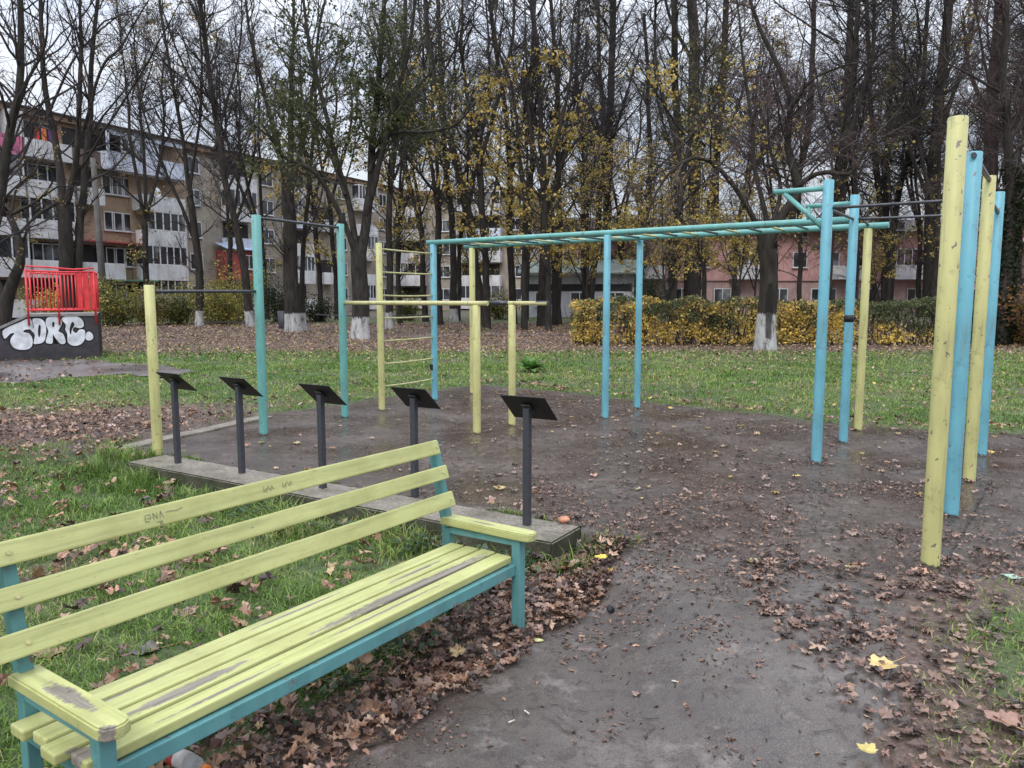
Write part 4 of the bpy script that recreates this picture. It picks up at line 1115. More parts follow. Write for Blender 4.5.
traced('bare_tree', 'stout three-stemmed tree with a limewashed foot between the two teal posts', (294, 332), [
    ([(294, 332), (293, 280), (291, 225), (289, 185)], 19, 15, 0), ([(288, 190), (277, 140), (263, 85), (250, 30), (243, -20)], 10, 3, -1), ([(290, 188), (291, 130), (292, 60), (296, -10)], 11, 4, .6), ([(291, 190), (305, 140), (312, 90), (318, 30), (330, -20)], 8, 3, 1),
    ([(277, 142), (250, 120), (225, 85), (200, 75)], 4, 1.5, -1)], 17, bark_m='bark_white', dens=.95, leaves=900, pal=GREEN+MIXED)
traced('bare_tree', 'thin stem with a limewashed foot growing against the stout three-stemmed tree', (304, 331), [
    ([(304, 331), (302, 280), (304, 230), (308, 180), (314, 120), (318, 60)], 7, 3, .3)], 19, bark_m='bark_white', dens=.7, leaves=250, pal=MIXED)
traced('spreading_tree', 'spreading multi-limbed tree still carrying dark green leaves, limewashed foot', (360, 340), [
    ([(360, 340), (361, 295), (359, 250)], 21, 19, 0), ([(356, 255), (343, 222), (322, 180), (305, 166), (285, 158), (276, 145), (262, 120)], 9, 3, -1.5), ([(357, 252), (346, 195), (332, 140), (318, 80), (305, 10), (300, -50)], 10, 4, .9),
    ([(361, 255), (368, 190), (371, 135), (374, 70), (378, 0), (380, -60)], 15, 5, .4), ([(366, 215), (380, 160), (396, 100), (413, 40), (420, -20)], 10, 4, -1), ([(370, 150), (395, 133), (425, 133), (455, 126), (476, 104)], 7, 2.5, -1.2), ([(369, 172), (392, 120), (410, 95), (440, 60)], 6, 2, 1.4),
    ([(345, 195), (320, 135), (290, 85)], 5, 2, 1)], 23, bark_m='bark_white', twig_m='twig_green', dens=1.15, leaves=9500, pal=GREEN, lsize=.115, up=.35, zlo=4.5, zhi=16)
traced('bare_tree', 'thin tree behind the yellow ladder post, limewashed foot', (389, 330), [
    ([(389, 330), (390, 280), (392, 220), (397, 150), (402, 80), (405, 0), (405, -50)], 9, 4, 0), ([(394, 180), (410, 130), (420, 70)], 4, 1.5, .6)], 29, bark_m='bark_white', dens=.9, leaves=1400, pal=GREEN+MIXED)
traced('bare_tree', 'straight thin tree with a limewashed foot just right of the blue ladder post', (454, 322), [
    ([(454, 322), (454, 270), (453, 210), (448, 150), (446, 80), (443, 0), (440, -40)], 9, 4, 0), ([(452, 190), (436, 140), (428, 90)], 4, 1.5, .6)], 31, bark_m='bark_white', dens=.9, leaves=1600, pal=YELLOW+MIXED)
traced('bare_tree', 'dark tree leaning left across the apartment block behind the yellow monkey-bar post', (482, 326), [
    ([(482, 326), (477, 275), (470, 225), (461, 190), (452, 150), (437, 100), (428, 40), (424, -20)], 13, 5, 0), ([(464, 198), (478, 150), (486, 100), (488, 40), (486, -20)], 6, 2.5, .8), ([(455, 160), (430, 130), (410, 110)], 4, 1.6, -.8)], 37, dens=.9, leaves=900, pal=YELLOW+MIXED)
traced('bare_tree', 'upright dark tree standing behind the far end of the yellow parallel bars', (513, 324), [
    ([(513, 324), (511, 270), (509, 200), (506, 140), (498, 85), (490, 30), (486, -30)], 9, 4, 0), ([(508, 190), (518, 140), (528, 90), (532, 30), (530, -30)], 5, 2, .8), ([(509, 210), (494, 170), (484, 140)], 4, 1.6, .6)], 41, dens=.9, leaves=1300, pal=YELLOW)
traced('bare_tree', 'slim tree with a small limewashed foot between the parallel bars and the hedge', (526, 320), [
    ([(526, 320), (527, 270), (530, 210), (533, 150), (536, 80), (536, 0), (536, -40)], 7, 3, 0), ([(529, 225), (520, 180), (514, 140)], 3, 1.4, .4)], 43, bark_m='bark_white', dens=.9, leaves=1200, pal=YELLOW)
traced('bare_tree', 'thick forked tree just left of the end of the yellow hedge', (543, 327), [
    ([(543, 327), (545, 280), (547, 235), (545, 190)], 13, 11, 0), ([(545, 192), (541, 130), (538, 60), (530, 0), (525, -50)], 9, 4, .5), ([(547, 235), (556, 190), (570, 145), (582, 90), (588, 30)], 7, 3, -.8), ([(545, 200), (552, 140), (560, 80), (562, 0)], 6, 2.5, 1)], 47, dens=.95, leaves=1500, pal=YELLOW+MIXED)
traced('bare_tree', 'straight tree rising at the left end of the yellow hedge', (558, 326), [
    ([(558, 326), (558, 270), (558, 200), (556, 120), (556, 40), (554, -40)], 9, 4, 0), ([(557, 160), (570, 110), (578, 60)], 4, 1.6, .7)], 53, dens=.9, leaves=1200, pal=YELLOW)

# the old tree with the wound in front of the hedge: its limbs twist and arch
traced('twisted_tree', 'crooked old tree before the hedge with a black wound and limewashed foot', (765, 351), [
    ([(765, 351), (766, 315), (767, 280), (766, 250)], 23, 21, 0), ([(766, 255), (776, 222), (792, 200), (800, 182), (790, 160), (786, 132), (789, 105), (780, 70), (764, 40), (752, 8), (748, -30)], 16, 5, .8),
    ([(762, 258), (757, 228), (742, 198), (722, 172), (700, 156), (676, 162), (656, 185), (644, 218), (640, 250)], 10, 2, -1), ([(797, 186), (822, 172), (850, 174), (866, 150), (884, 128), (905, 104)], 8, 2.5, -.8),
    ([(766, 252), (764, 210), (752, 165), (748, 110), (740, 55), (735, 0)], 9, 3, 1.0), ([(770, 230), (780, 190), (770, 150), (765, 100), (770, 40)], 7, 2.5, 1.3), ([(788, 110), (812, 80), (838, 68), (862, 62)], 6, 2, -.6)],
    59, bark_m='bark_stain', twig_m='twig_red', dens=1.35, droop=.35, leaves=320, pal=MIXED, up=.2)
traced('ivy_tree', 'tree trunk wrapped in dark green ivy at the right edge of the photo', (1001, 346), [
    ([(1001, 346), (1002, 290), (1003, 230), (1004, 160), (1000, 90), (1003, 10), (1005, -60)], 14, 6, 0), ([(1003, 170), (1020, 110), (1036, 40)], 7, 3, .6), ([(1002, 120), (986, 60), (978, 0)], 6, 2, .9)], 61, twig_m='twig_red', dens=1.3, droop=.5, leaves=120, pal=GREEN)
# trees in the wood behind the hedge, from left to right
BACK = [
    ('slender pair of stems rising from the left part of the hedge', (590, 318), [([(590, 318), (592, 260), (600, 205), (604, 140), (600, 60), (598, -20)], 8, 4, 0), ([(588, 300), (582, 240), (584, 170), (578, 90), (580, 0)], 6, 3, .6)], 'bark', 'twig', YELLOW, 1700, .1),
    ('straight tall tree behind the two nearest teal monkey-bar posts', (608, 316), [([(608, 316), (608, 240), (609, 160), (610, 80), (612, 0), (612, -60)], 12, 6, 0), ([(609, 150), (625, 100), (640, 55)], 5, 2, .8)], 'bark', 'twig', MIXED, 700, .2),
    ('dark stem leaning right behind the second teal monkey-bar post', (628, 315), [([(628, 315), (636, 270), (648, 225), (654, 160), (652, 90), (648, 10)], 9, 4, 0), ([(626, 300), (624, 250), (630, 190)], 6, 3, .3)], 'bark', 'twig', YELLOW, 900, .2),
    ('dark trunk left of the pair of thick trunks behind the hedge', (677, 314), [([(677, 314), (678, 250), (676, 170), (672, 90), (670, 10), (668, -50)], 13, 6, 0), ([(676, 160), (660, 110), (652, 50)], 5, 2, .6)], 'bark', 'twig', MIXED, 300, .3),
    ('thickest straight trunk with ragged dark crown behind the hedge', (692, 315), [([(692, 315), (692, 250), (693, 170), (692, 90), (690, 0), (690, -60)], 19, 10, 0), ([(692, 60), (672, 20), (660, -20)], 6, 3, .5)], 'bark', 'twig_green', GREEN, 1500, .5),
    ('grey trunk between the thickest trunk and the crooked old tree', (714, 314), [([(714, 314), (715, 240), (716, 160), (722, 80), (722, 0), (724, -50)], 12, 6, 0), ([(716, 150), (738, 110), (750, 60)], 5, 2, .6)], 'bark', 'twig_red', YELLOW, 600, .4),
    ('dark stem close behind the right side of the crooked old tree', (791, 314), [([(791, 314), (791, 250), (793, 190), (806, 120), (808, 50), (812, -30)], 11, 5, 0), ([(792, 200), (780, 140), (776, 70)], 5, 2, .8)], 'bark', 'twig_red', MIXED, 260, .6),
    ('dark straight trunk seen between the two tall light blue posts', (834, 314), [([(834, 314), (835, 240), (838, 170), (842, 100), (844, 20), (846, -50)], 14, 6, 0), ([(838, 150), (820, 100), (812, 50)], 5, 2, .8)], 'bark', 'twig', MIXED, 260, .5),
    ('many-stemmed clump just right of the yellow end post of the monkey bars', (884, 316), [([(884, 316), (882, 260), (878, 200), (872, 140), (868, 60), (866, -20)], 10, 4, 0), ([(888, 312), (894, 250), (906, 190), (920, 130), (930, 60), (934, -20)], 9, 4, .5), ([(886, 310), (888, 240), (892, 160), (896, 80), (898, 0)], 9, 4, -.5), ([(880, 312), (868, 250), (858, 190), (856, 120)], 7, 3, .6)], 'bark', 'twig', MIXED, 420, .5),
    ('broad dark trunk just left of the tallest yellow post', (930, 317), [([(930, 317), (931, 250), (934, 180), (938, 110), (944, 40), (948, -40)], 18, 9, 0), ([(936, 140), (956, 90), (972, 40), (980, -20)], 8, 3, .7), ([(934, 180), (918, 130), (908, 80)], 6, 2, -.7)], 'bark', 'twig', MIXED, 260, .5),
    ('reddish brown trunk veiled in hanging twigs behind the right-hand posts', (985, 322), [([(985, 322), (988, 250), (992, 180), (990, 110), (996, 40), (1004, -40)], 21, 9, 0), ([(990, 120), (970, 70), (962, 10)], 8, 3, .7), ([(992, 160), (1010, 100), (1022, 50)], 7, 3, -.5)], 'bark_brown', 'twig_red', RUST, 150, .9),
    ('thin leaning stem at the right edge of the photo beyond the ivy trunk', (1022, 325), [([(1022, 325), (1014, 270), (1018, 210), (1030, 150), (1036, 80)], 8, 4, 0), ([(1020, 300), (1036, 240), (1048, 180)], 6, 3, .5)], 'bark_brown', 'twig_red', RUST, 150, .8),
]
for k, (lab, base, limbs, bk, tw, pal, nl, dr) in enumerate(BACK):
    traced('bare_tree', lab, base, limbs, 101+k*7, 'trees in the wood behind the hedge', bark_m=bk, twig_m=tw, dens=1.35, droop=dr, leaves=nl, pal=pal, lsize=.10, up=.4 if dr < .4 else .25, lv=4)

# generic trees farther back: a few kinds, then copies
def auto_limbs(seed, H_, r, forks=2):
    rg = np.random.default_rng(seed); hf = H_*rg.uniform(.22, .4)
    b = np.array([0, 0, -.1]); t1 = np.array([rg.normal()*.15, rg.normal()*.15, hf])
    ls = [([b, (b+t1)/2+rg.normal(size=3)*.04, t1], r, r*.8)]
    for k in range(forks):
        a = rg.uniform(0, 6.28)+k*6.28/forks; sp_ = rg.uniform(.05, .16)*H_
        e = np.array([t1[0]+math.cos(a)*sp_, t1[1]+math.sin(a)*sp_, H_*rg.uniform(.85, 1.0)])
        m1 = t1*.6+e*.4+np.array([math.cos(a), math.sin(a), 0])*sp_*.2+rg.normal(size=3)*.15
        ls.append(([t1-np.array([0, 0, .2]), m1, t1*.3+e*.7+rg.normal(size=3)*.2, e], r*.62, r*.14))
    for k in range(5):
        a = rg.uniform(0, 6.28); z = H_*rg.uniform(.3, .6); ln = H_*rg.uniform(.14, .24); s_ = t1*min(1, z/hf)
        s_ = np.array([s_[0], s_[1], z]); e = s_+np.array([math.cos(a)*ln, math.sin(a)*ln, ln*.9])
        ls.append(([s_, (s_+e)/2+np.array([0, 0, -.2]), e], r*.3, r*.08))
    return [([tuple(p) for p in pp], a_, b_) for pp, a_, b_ in ls]
KINDS = [(201, 19, .17, 2, 'bark', 'twig', YELLOW, 1500, .2, .9), (202, 21, .20, 3, 'bark', 'twig', MIXED, 1000, .3, 1.1), (203, 18, .16, 2, 'bark', 'twig_red', RUST, 250, .6, 1.2),
         (204, 20, .18, 2, 'bark', 'twig_green', GREEN+MIXED, 3000, .3, 1.1), (205, 17, .15, 1, 'bark', 'twig', YELLOW, 1800, .2, .8)]
protos = {}
def copy_thing(o, label, loc, rz, s):
    c = o.copy(); COL.objects.link(c); c['label'] = label; c.location = loc; c.rotation_euler = (0, 0, rz); c.scale = (s, s, s)
    for ch in o.children:
        d = ch.copy(); COL.objects.link(d); d.parent = c
    return c
BACK_LABEL = {0: 'far bare tree with scattered yellow leaves in the back rows of the wood', 1: 'far tall bare tree with forked dark stems in the back rows of the wood', 2: 'far tree with hanging reddish twigs in the back rows of the wood',
              3: 'far tree with dull green lichen twigs in the back rows of the wood', 4: 'far single-stemmed tree with many yellow leaves in the back rows of the wood'}
rgb = np.random.default_rng(77)
spots = []
for px in np.linspace(398, 1075, 23):
    d = rgb.uniform(45, 68); spots.append((px+rgb.uniform(-8, 8), d))
for px in np.linspace(560, 1060, 5): spots.append((px+rgb.uniform(-15, 15), rgb.uniform(33, 40)))
for px in np.linspace(405, 560, 5): spots.append((px+rgb.uniform(-6, 6), rgb.uniform(36, 48)))
for px in (150, 232, 268, 322, 338): spots.append((px, rgb.uniform(46, 56)))
for k, (px, d) in enumerate(spots):
    x = (px-512)/F_PX*d*1.0
    if px > 700: kd = int(rgb.choice([1, 2, 2, 3, 1]))
    elif px > 400: kd = int(rgb.choice([0, 4, 4, 0, 1, 3]))
    else: kd = int(rgb.choice([0, 1]))
    lab = BACK_LABEL[kd]; s = rgb.uniform(.85, 1.15); rz = rgb.uniform(0, 6.28)
    if kd not in protos:
        sd_, H_, r, fk, bk, tw, pal, nl, dr, dn = KINDS[kd]
        t = thing('background_tree', lab, 'tree', (x, d, 0), rz, 'back rows of the wood, kind with the same look: '+('yellow', 'forked', 'reddish', 'greenish', 'leafy')[kd])
        build_tree(t, auto_limbs(sd_, H_, r, fk), sd_, bk, tw, 4, dr, dn, nl, pal, .14, 1.0, .4)
        protos[kd] = t
    else: copy_thing(protos[kd], lab, (x, d, 0), rz, s)

# young understorey trees, still yellow, between the trunks and the pink house
young = None
for k, (px, d, s) in enumerate(((585, 40, 1.0), (640, 44, 1.1), (664, 36, .9), (700, 46, 1.15), (738, 37, 1.0), (752, 47, 1.1), (872, 48, .9), (960, 45, .9), (472, 54, 1.1))):
    x = (px-512)/F_PX*d; lab = 'small yellow-leaved young tree in the understorey behind the hedge line'
    if young is None:
        young = thing('young_tree', lab, 'tree', (x, d, 0), k*1.3, 'yellow young trees in the understorey'); young.scale = (s, s, s)
        build_tree(young, [([(0, 0, -.1), (.1, 0, 2.2), (.15, .1, 4.5), (.3, .1, 8.2)], .075, .015), ([(.1, 0, 2.3), (.9, .3, 4.0), (1.4, .4, 6.4)], .045, .012), ([(.05, 0, 1.8), (-.8, -.3, 3.6), (-1.3, -.5, 5.8)], .045, .012)], 411, 'bark', 'twig', 4, .1, 1.1, 1900, YELLOW+MIXED[:2], .12, 1.0, .3, .8)
    else: copy_thing(young, lab, (x, d, 0), k*1.3, s)

# ------------------------------------------------------------------ hedge and bushes
def foliage_mesh(name, pos, size, pal_fn, rg, mat='leaf'):
    v, f, c = leaf_quads(pos, size, rg, [(1, 1, 1)], .1)
    pc = pal_fn(pos, rg); c = np.repeat(pc, 4, 0)*np.clip(c, .75, 1.25)
    return uniform_mesh(name, v, f, [M[mat]], False, c)
def stems_mesh(name, starts, ends, r, rg, mat='twig'):
    n = len(starts); Q = np.linspace(0, 1, 5)[None, :, None]
    p = starts[:, None]*(1-Q)+ends[:, None]*Q; p[:, 1:-1] += rg.normal(size=(n, 3, 3))*.04
    v, q = tubes(p, np.full((n, 5), r)*np.linspace(1, .5, 5)[None], 4)
    return uniform_mesh(name, v, q, [M[mat]], True)
HPAL = np.array([(.88, .66, .15), (.76, .58, .19), (.48, .42, .15), (.17, .19, .08), (.11, .125, .06), (.46, .27, .10)])
def hedge_col(pos, rg):
    n = len(pos); u = fnoise(pos[:, 0], pos[:, 2]*1.4, 1.3, 5); hi = pos[:, 2]/1.4
    yel = np.clip(.64-.58*(hi-.4)+(u-.5)*2.2, .05, .95)*rg.uniform(.6, 1.3, n)
    k = np.where(yel > .62, rg.integers(0, 2, n), np.where(yel > .38, rg.choice([2, 1, 5], n), rg.integers(3, 5, n)))
    return HPAL[k]*rg.uniform(.65, 1.25, (n, 1))
def hedge(label, xa, ya, xb, yb, hgt, dep, n, seed, colf, size=.075):
    rg = np.random.default_rng(seed); t = thing('hedge', label, 'hedge', (xa, ya, 0), 0)
    L = math.hypot(xb-xa, yb-ya); dx, dy = (xb-xa)/L, (yb-ya)/L
    s = rg.uniform(0, L, n); top = hgt*(.88+.24*fnoise(s, s*0, .8, seed)); z = top*rg.uniform(.03, 1, n)**.8
    e = rg.uniform(-1, 1, n); e = np.sign(e)*np.abs(e)**.5*dep/2*(.8+.35*fnoise(s, z, .5, seed+3))*np.where(z > hgt*.93, .8, 1)
    keep = fnoise(s*1.0, z*1.0, .45, seed+8)+rg.uniform(-.15, .15, n) > .40-.0*z; keep |= z > hgt*.85
    s, z, e = s[keep], z[keep], e[keep]
    loc = np.stack([s*dx-e*dy, s*dy+e*dx, z], 1)
    link('foliage', foliage_mesh('foliage', loc, size, colf, rg), t)
    m_ = int(L*34); s2 = rg.uniform(0, L, m_); a = rg.uniform(-.3, .3, m_)*dep
    st = np.stack([s2*dx-a*dy, s2*dy+a*dx, np.full(m_, -.05)], 1)
    s3 = s2+rg.normal(size=m_)*.25; b_ = rg.uniform(-.48, .48, m_)*dep
    en = np.stack([s3*dx-b_*dy, s3*dy+b_*dx, rg.uniform(.8, 1.0, m_)*hgt], 1)
    link('stem', stems_mesh('stem', st, en, .013, rg), t)
    return t
ha, hb = at(572, 346), at(1075, 346)
hedge('long clipped hedge with yellow lower leaves and dull green top', ha.x, ha.y+.4, hb.x, hb.y+.4, 1.52, 1.0, 40000, 9, hedge_col, .092)
def bush(label, px, py, d, wx, hgt, n, pal, seed, size=.115, name='bush', cat='bush', group=None):
    b = at(px, py); s = d/b.y if d else 1; x, y = b.x*s, b.y*s
    rg = np.random.default_rng(seed); t = thing(name, label, cat, (x, y, 0), 0, group)
    m_ = 26; st = rg.normal(size=(m_, 3))*.12*wx; st[:, 2] = -.05
    en = np.stack([rg.normal(size=m_)*.42*wx, rg.normal(size=m_)*.35*wx, hgt*rg.uniform(.55, 1.02, m_)], 1)
    link('stem', stems_mesh('stem', st, en, .016, rg), t)
    k = rg.integers(0, m_, n); f = rg.uniform(.2, 1.05, n)[:, None]
    pos = st[k]*(1-f)+en[k]*f+rg.normal(size=(n, 3))*np.array([.16, .16, .15])*wx*.8
    pos[:, 2] = np.maximum(pos[:, 2], .05)
    pa = np.array(pal)
    def cf(p, r):
        u = fnoise(p[:, 0]*1.3+p[:, 2], p[:, 1]+p[:, 2]*.8, .5, seed)
        return pa[np.clip(((u-.2)/.6*len(pa)+r.normal(size=len(p))*.7).astype(int), 0, len(pa)-1)]*r.uniform(.7, 1.25, (len(p), 1))
    link('foliage', foliage_mesh('foliage', pos, size, cf, rg), t)
    return t
OLIVE = [(.09, .11, .035), (.15, .17, .05), (.25, .24, .065), (.40, .33, .09)]
DKG = [(.022, .032, .014), (.035, .048, .018), (.05, .065, .022)]
YB = [(.17, .19, .05), (.34, .29, .07), (.56, .41, .09), (.66, .48, .11)]
bush('olive bush hiding the foot of the utility pole beside the ramp', 118, 327, 42, 2.2, 2.6, 3600, OLIVE, 301)
bush('pale olive bush left of the short yellow post', 150, 327, 43, 2.0, 2.2, 3000, OLIVE[1:]+[(.28, .2, .1)], 302)
bush('green bush just right of the short yellow post', 178, 326, 44, 2.0, 2.1, 3200, OLIVE, 303)
bush('low yellowish bush around the foot of the slim forked tree', 212, 324, 46, 2.2, 2.3, 3200, YB, 304)
bush('tall yellow and green bush left of the tall teal post', 240, 324, 48, 2.3, 3.4, 3600, YB+OLIVE, 305)
bush('dark evergreen bush between the two teal pull-up posts', 280, 326, 47, 2.3, 2.7, 6000, DKG, 306, .08)
bush('small dark bush right of the stout three-stemmed tree', 318, 325, 50, 1.6, 1.6, 2200, DKG, 307)
bush('green bush behind the wall ladder rungs', 408, 323, 52, 2.0, 1.7, 2600, OLIVE, 308)
bush('round green bush behind the parallel bars under the far apartment block', 500, 320, 55, 1.9, 2.0, 2600, OLIVE, 309)
bush('long yellow-green bush behind the low metal rail, left of the tall teal post', 226, 325, 44, 2.4, 2.2, 3600, OLIVE[1:]+YB[:2], 313)
bush('bright yellow bush behind the ramp railing at the left', 58, 333, 36, 1.8, 2.0, 2600, YB, 310)
bush('reddish-orange bush at the right edge of the photo behind the ivy trunk', 1022, 347, 25.5, 1.6, 2.0, 3400, RUST+[(.3, .16, .05)], 311)
bush('dark spruce-like bush in front of the pink house', 652, 322, 55, 2.0, 3.6, 4200, DKG, 312, .10)
# ivy leaves on the ivy trunk
iv = [o for o in bpy.data.objects if o.name.startswith('ivy_tree')][0]
rg = np.random.default_rng(41); n = 5200; z = rg.uniform(.05, 5.8, n); a = rg.uniform(0, 6.28, n); rr = .20+.16*fnoise(a*.6, z, .7, 4)+rg.normal(size=n)*.03
link('ivy', foliage_mesh('ivy', np.stack([np.cos(a)*rr+z*.012, np.sin(a)*rr, z], 1), .10, lambda p, r: np.array(DKG)[r.integers(0, 3, len(p))]*r.uniform(.6, 1.2, (len(p), 1)), rg), iv)

# ------------------------------------------------------------------ street furniture in the background
M['pole_grey'] = plain('weathered_grey_pole', (.10, .095, .09), .8, .25, 3)
b0 = at(106, 326); d = b0.y
t = thing('utility_pole', 'weathered grey concrete utility pole leaning left beside the red railing', 'utility pole', (b0.x, b0.y, 0))
tp = at_y(93, 158, d); m = MB(); m.tube([(0, 0, -.2), ((tp.x-b0.x)*.5, 0, tp.z*.5), (tp.x-b0.x, 0, tp.z)], [.20, .17, .13], 14); m.build('shaft', M['pole_grey'], t)
m = MB(); m.beam((tp.x-b0.x-.35, 0, tp.z-.4), (tp.x-b0.x+.35, 0, tp.z-.4), .08, .08); m.build('cross_arm', M['pole_grey'], t)
for lab, pa, pb, hh in (('low dark metal rail beside the slim forked tree', (207, 331), (242, 331), .42), ('dark metal rail with two posts behind the high pull-up bar', (318, 334), (350, 337), .85), ('low dark rail behind the wall ladder', (392, 326), (432, 326), .6)):
    a, b = at(*pa), at(*pb)
    t = thing('low_rail', lab, 'railing', (a.x, a.y, 0), math.atan2(b.y-a.y, b.x-a.x), 'low metal rails under the trees'); L = (b-a).length
    m = MB(); m.beam((-.2, 0, hh), (L+.2, 0, hh), .05, .05); m.build('rail', M['sign_grey'], t)
    for k in (0, 1):
        m = MB(); m.beam((L*k, 0, -.1), (L*k, 0, hh-.026), .06, .06); m.build('post', M['sign_grey'], t)
b = at(284, 331); t = thing('litter_bin', 'small dark litter bin standing left of the stout three-stemmed tree', 'litter bin', (b.x, b.y, 0))
m = MB(); m.tube([(0, 0, .12), (0, 0, .2), (0, 0, .95)], [.22, .24, .28], 18); m.build('bucket', M['sign_grey'], t)
m = MB(); m.beam((-.33, 0, -.05), (-.33, 0, 1.0), .05, .05); m.beam((.33, 0, -.05), (.33, 0, 1.0), .05, .05); m.beam((-.33, 0, .62), (.33, 0, .62), .04, .04); m.build('stand', M['sign_grey'], t)

# ------------------------------------------------------------------ grass
def scatter(n, x0, x1, y0, y1, dens, rg):
    x = rg.uniform(x0, x1, n); y = rg.uniform(y0, y1, n); k = rg.uniform(0, 1, n) < dens(x, y); return x[k], y[k]
def no_hard(x, y):
    return ~(in_court(x, y) | in_path(x, y) | in_far(x, y) | inside(EDGE_Q, x, y))
def blades(x, y, z, hgt, wid, rg, col):
    n = len(x); a = rg.uniform(0, 2*np.pi, n); ln = rg.uniform(.2, 1.6, n)*hgt
    dx, dy = np.cos(a), np.sin(a); sx, sy = -dy*wid, dx*wid
    B_ = np.stack([x, y, z-.01], 1); s = np.stack([sx, sy, 0*x], 1)
    mid = B_+np.stack([dx*ln*.35, dy*ln*.35, hgt*.62], 1); tip = B_+np.stack([dx*ln, dy*ln, hgt*rg.uniform(.75, 1.0, n)], 1)
    v = np.stack([B_-s, B_+s, mid+s*.8, mid-s*.8, tip], 1).reshape(-1, 3)
    i = np.arange(n)[:, None]*5
    F_ = np.concatenate([i+np.array([[0, 1, 2]]), i+np.array([[0, 2, 3]]), i+np.array([[3, 2, 4]])], 0)
    return v, F_, np.repeat(col, 5, 0)
rg = np.random.default_rng(19)
GP = np.array([(.095, .175, .030), (.145, .245, .045), (.205, .295, .065), (.28, .31, .10), (.36, .32, .16)])
gv, gf, gc, off = [], [], [], 0
def in_view(x, y, pad=.12):
    return (np.abs(x) < (512/F_PX+pad)*y+.6)
for (x0, x1, y0, y1, per, hh, ww) in ((-4.5, 3.4, 1.3, 4.8, 5200, .068, .0028), (-7.5, 2.0, 4.8, 8.5, 3000, .066, .0036), (-11, 8.5, 8.5, 13.5, 1500, .050, .0052), (-17, 13.5, 13.5, 19, 700, .06, .008), (-23, 18, 19, 27, 190, .085, .012), (-38, 24, 27, 60, 24, .10, .02)):
    n = int((x1-x0)*(y1-y0)*per)
    def dn(x, y): return turf(x, y)**1.2*np.clip(.35+1.3*fnoise(x, y, .22, 111), 0, 1)*in_view(x, y)
    x, y = scatter(n, x0, x1, y0, y1, dn, rg)
    k = no_hard(x, y); x, y = x[k], y[k]
    tuft = fnoise(x, y, .35, 81); lush = fnoise(x, y, 1.4, 83)
    # taller growth against the concrete edge and round the bench
    ds = -((x-CF.x)*NW.x+(y-CF.y)*NW.y); tt = (x-CF.x)*W.x+(y-CF.y)*W.y
    nearedge = np.exp(-(np.maximum(ds, 0)/.35)**2)*(ds > -.1)*(tt < .25)*(tt > -5.2)
    hgt = hh*(.3+1.5*tuft**1.5)*rg.uniform(.5, 1.5, len(x))*(1+2.2*nearedge*fnoise(x, y, .5, 88))
    hgt = hgt*np.where((x > 1.2) & (y < 5.6), .55, 1)
    ci = np.clip((2.0+(lush-.5)*4.5+(fnoise(x, y, .4, 113)-.5)*3+rg.normal(size=len(x))*1.0).astype(int), 0, 4)
    c = GP[ci]*rg.uniform(.65, 1.45, (len(x), 1))
    v, f, c = blades(x, y, land(x, y)+bumps(x, y), hgt, ww*rg.uniform(.7, 1.3, len(x)), rg, c)
    gv.append(v); gf.append(f+off); gc.append(c); off += len(v)
tag(link('grass', uniform_mesh('grass', np.concatenate(gv), np.concatenate(gf), [M['grass']], False, np.concatenate(gc))),
    'short green autumn grass around the court and under the trees', 'grass', kind='stuff')

# ------------------------------------------------------------------ fallen leaves
MAPLE = np.array([(0, -.55), (.10, -.42), (.36, -.40), (.30, -.24), (.56, -.02), (.40, .04), (.42, .20), (.20, .12), (.16, .30), (0, .56), (-.16, .30), (-.20, .12), (-.42, .20), (-.40, .04), (-.56, -.02), (-.30, -.24), (-.36, -.40), (-.10, -.42)])
MAPLE2 = np.array([(0, -.50), (.13, -.42), (.33, -.45), (.34, -.29), (.50, -.17), (.47, .0), (.36, .07), (.37, .24), (.22, .21), (.13, .36), (0, .50), (-.13, .36), (-.22, .21), (-.37, .24), (-.36, .07), (-.47, .0), (-.50, -.17), (-.34, -.29), (-.33, -.45), (-.13, -.42)])
FRAG = np.array([(.05, -.45), (.3, -.36), (.42, -.1), (.30, .12), (.38, .34), (.05, .30), (-.2, .46), (-.28, .1), (-.46, -.02), (-.25, -.34)])
OVAL = np.array([(0, -.5), (.2, -.3), (.28, 0), (.18, .3), (0, .55), (-.18, .3), (-.28, 0), (-.2, -.3)])
